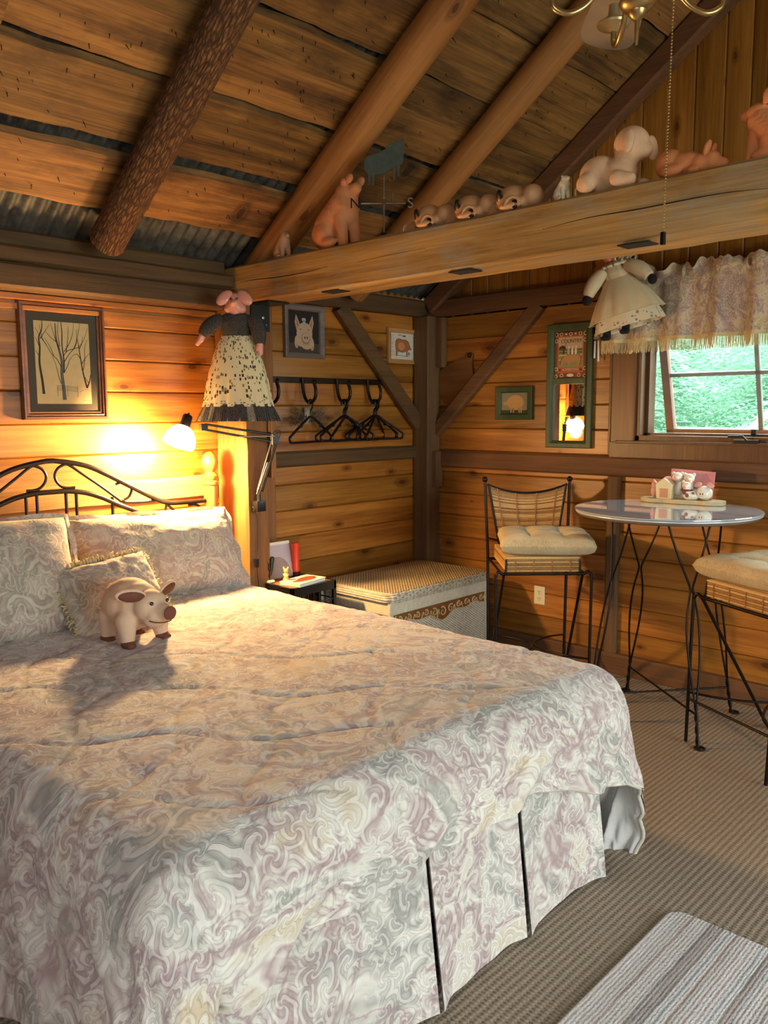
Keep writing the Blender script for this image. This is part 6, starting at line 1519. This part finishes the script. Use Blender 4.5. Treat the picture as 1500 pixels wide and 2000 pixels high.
# ------------------------------------------------------------------ ceiling fan with light kit
FX, FY, FZ = 2.33, 1.205, 2.66
fan = thing('ceiling_fan', 'ceiling fan with taupe blade and curled brass light arms at the top edge', 'ceiling fan', (FX, FY, FZ-.08))
FM = Matrix.Translation((FX, FY, FZ))
obj('hub', MB().lathe([(0, .03), (.05, .03), (.075, .045), (.085, .07), (.07, .10), (.045, .13), (.10, .15), (.13, .18), (.13, .24), (.09, .27), (.03, .29)], 36, FM), simple('dark_pewter_fan_body', '#4a4640', .35, .7, .1, 20), fan, smooth=40)
obj('finial', MB().lathe([(0, -.118), (.004, -.116), (.006, -.10), (.007, -.05), (.014, -.046), (.024, -.036), (.028, -.026), (.040, -.020), (.050, -.008), (.053, .000), (.050, .006), (.030, .010), (.016, .03)], 28, FM), BRASS, fan, smooth=40)
obj('downrod', MB().tube([(FX, FY, FZ+.27), (FX, FY, roof(FY)-.02)], .014, 12).lathe([(.03, 0), (.07, .05), (.075, .06)], 20, Matrix.Translation((FX, FY, roof(FY)-.10))), BRASS, fan, smooth=40)
for k in range(4):
    a = radians(-46+90*k); u = V((cos(a), sin(a), 0)); b = V((FX, FY, FZ))
    P = smoothpath([b+u*.06+V((0, 0, .055)), b+u*.11+V((0, 0, .030)), b+u*.155+V((0, 0, -.012)), b+u*.20+V((0, 0, -.030)), b+u*.240+V((0, 0, -.012)), b+u*.246+V((0, 0, .03))], 6)
    ar = obj('light_arm', MB().tube(P, .0085, 10), BRASS, fan, smooth=60)
    e = b+u*.246+V((0, 0, .03))
    obj('lamp_cup', MB().lathe([(.010, -.004), (.022, .0), (.050, .012), (.053, .018), (.050, .022), (.030, .024), (.028, .036), (.018, .040), (.016, .075), (.0, .076)], 28, Matrix.Translation(e)), simple('cream_brass_cup', '#c2ab7c', .3, .6, .1, 20), ar, smooth=40)
BL = [(.13, .045), (.20, .060), (.38, .085), (.55, .097), (.63, .090), (.672, .062), (.690, .0)]
bp = BL+[(x, -y) for x, y in BL[::-1][1:]]; bp = [(v.x, v.y) for v in smoothpath([(a, b, 0) for a, b in bp], 4)]
for k in range(4):
    a = radians(37+90*k); M_ = Matrix.Translation((FX, FY, FZ+.155)) @ Euler((0, 0, a)).to_matrix().to_4x4() @ Euler((radians(12), 0, 0)).to_matrix().to_4x4()
    obj('fan_blade', MB().prism(bp, .007, M_), BLADE, fan, bevel=.002)
pcx, pcy = 2.19, 1.055; pz0 = onY(1295, 470, pcy).z; top_ = V((FX-.06, FY-.06, FZ+.03))
bot = onX(1295, 462, pcx); topc = onX(1316, -6, pcx+.03)
pc = obj('pull_chain', MB().tube([topc, bot+V((0, 0, .02))], .0012, 6), BRASS, fan)
mb = MB(); n = int((topc-bot).length/.0085)
for k in range(n+1): mb.ball(topc.lerp(bot, k/n), .0030, seg=6)
b_ = obj('chain_beads', mb, BRASS, pc, smooth=180); b_['kind'] = 'stuff'
obj('chain_pull', MB().box(tuple(bot+V((-.006, -.006, -.022))), tuple(bot+V((.006, .006, .012)))), IRON, pc, bevel=.002)
obj('chain_link', MB().tube([topc, V((FX-.03, FY-.03, FZ+.05))], .0012, 6), BRASS, pc)

# ------------------------------------------------------------------ outside the window
mb = MB().box((XR+.2, -14, -1.0), (40, 20, -.8)); o = solo('lawn', mb, GRASSM, 'green ground outside the window', 'lawn', base=False); o['kind'] = 'structure'
def spruce(x, y, h, r, seed, label):
    t = thing('spruce_tree', label, 'tree', (x, y, -.8), 0, 'trees outside the window'); rr = random.Random(seed)
    obj('trunk', MB().tube([(0, 0, 0), (0, 0, h)], [.14, .02], 10), TIMB_Z, t, True, smooth=60)
    mb = MB()
    for k in range(760):
        z = .4+3.6*(k/760)+rr.uniform(-.1, .1) if k < 560 else rr.uniform(3.8, h-.4)
        a = pi+rr.uniform(-1.9, 1.9); R0 = r*(1-.75*z/h)*rr.uniform(.45, 1.08)
        u = V((cos(a), sin(a), 0)); sd_ = V((-sin(a), cos(a), 0)); root = u*(R0*.45)+V((0, 0, z+.05)); tip = u*R0+V((0, 0, z-.28*R0*rr.uniform(.5, 1.2)))
        rn = rr.random()
        for m in range(13):
            f = m/12; c_ = root.lerp(tip, f)+V((0, 0, .06*sin(f*pi)))
            for s in (-1, 1):
                L = .085*(1.15-.75*f)*rr.uniform(.7, 1.25); dirv = (u*.7+sd_*s*.75+V((0, 0, rr.uniform(-.5, .1)))).normalized(); tp = c_+dirv*L; wv = (u*.5-sd_*s*.3+V((0, 0, .25))).normalized()*(.010+.008*rr.random())
                mid = c_.lerp(tp, .5); mb.add([c_, mid+wv, tp, mid-wv], [(0, 1, 2, 3)], 0, min(1, max(0, rn*.7+.3*rr.random())))
    o = obj('foliage', mb, LEAF, t, True); o['kind'] = 'stuff'
    return t
for i, (x, y, h, r) in enumerate(((7.9, 4.0, 6.5, 1.5), (8.0, 2.2, 7.0, 1.7), (10.2, 5.4, 7.5, 2.0), (10.4, 3.4, 7.5, 2.2), (10.2, .8, 8.5, 2.4))):
    spruce(x, y, h, r, 20+i, ['leafy spruce outside, behind the left half of the window', 'leafy spruce outside, behind the right half of the window', 'spruce standing farther out at the left of the window', 'spruce farther out, seen between the two nearer ones', 'spruce standing farther out beyond the right of the window'][i])
mb = MB()
def woods(u, v):
    y = -8+22*u; z = -.8+8*v; return V((14.5+.8*nz(y*.5, z*.5)+.5*nz(y*1.4, z*1.4)+.25*nz(y*4, z*4)+1.5*v, y, z))
mb.grid(woods, 220, 90); mb.r = [.5+.5*nz(i*.37) for i in range(len(mb.f))]
solo('woodland', mb, LEAF, 'bank of dark green woods far beyond the window', 'woods', base=False, smooth=180)['kind'] = 'stuff'
rp0, rp1 = onX(1452, 852, 6.4), onX(1516, 795, 6.4)
mb = MB()
for k in range(9):
    o3 = V((.02*k, -.06*k, -.055*k)); mb.beam(rp0+o3-(rp1-rp0)*1.0, rp1+o3+(rp1-rp0)*1.5, .05, .055, (1, 0, 0))
solo('log_pile_roof', mb, simple('silver_grey_boards', '#a9a79c', .8, 0, .25, 12, .4, 60), 'grey weathered sloping boards of a shed outside the window', 'shed roof', base=False)

# ------------------------------------------------------------------ daylight and view
w = bpy.data.worlds.new('overcast_day'); S.world = w; w.use_nodes = True; nt = w.node_tree; bg = nt.nodes['Background']
tc = nt.nodes.new('ShaderNodeTexCoord'); sx_ = nt.nodes.new('ShaderNodeSeparateXYZ'); rp = nt.nodes.new('ShaderNodeValToRGB')
nt.links.new(tc.outputs['Generated'], sx_.inputs[0]); nt.links.new(sx_.outputs[2], rp.inputs[0]); nt.links.new(rp.outputs[0], bg.inputs[0])
rp.color_ramp.elements[0].position = -.0; rp.color_ramp.elements[0].color = (.5, .55, .53, 1); rp.color_ramp.elements[1].position = .35; rp.color_ramp.elements[1].color = (.93, .97, 1.0, 1)
bg.inputs[1].default_value = 11.0
for nm, loc, rot, sx__, sy__ in (('window_1_portal', (XR+.22, .5*(WY0+WY1), .5*(WZ0+WZ1)), (0, radians(90), 0), WZ1-WZ0+.1, WY1-WY0+.1), ('window_2_portal', (.5*(DX0+DX1), YB-.20, .5*(DZ0+DZ1)), (radians(90), 0, 0), DX1-DX0+.1, DZ1-DZ0+.1), ('fill_window_portal', (XL-.2, .5*(EY0+EY1), .5*(EZ0+EZ1)), (0, radians(-90), 0), EZ1-EZ0+.1, EY1-EY0+.1)):
    l = bpy.data.lights.new(nm, 'AREA'); l.shape = 'RECTANGLE'; l.size = sx__; l.size_y = sy__; l.cycles.is_portal = True
    o = bpy.data.objects.new(nm, l); C.objects.link(o); o.location = loc; o.rotation_euler = rot
vs_ = S.view_settings; vs_.view_transform = 'Standard'; vs_.look = 'None'; vs_.gamma = 1; vs_.exposure = 0.65; vs_.use_curve_mapping = False
cy = S.cycles; cy.max_bounces = 6; cy.diffuse_bounces = 3; cy.glossy_bounces = 2; cy.use_adaptive_sampling = True; cy.adaptive_threshold = .07; cy.adaptive_min_samples = 16; cy.transparent_max_bounces = 12; cy.caustics_reflective = False; cy.caustics_refractive = False
cy.use_denoising = True; cy.sample_clamp_indirect = 6
try: cy.denoiser = 'OPENIMAGEDENOISE'
except Exception: pass
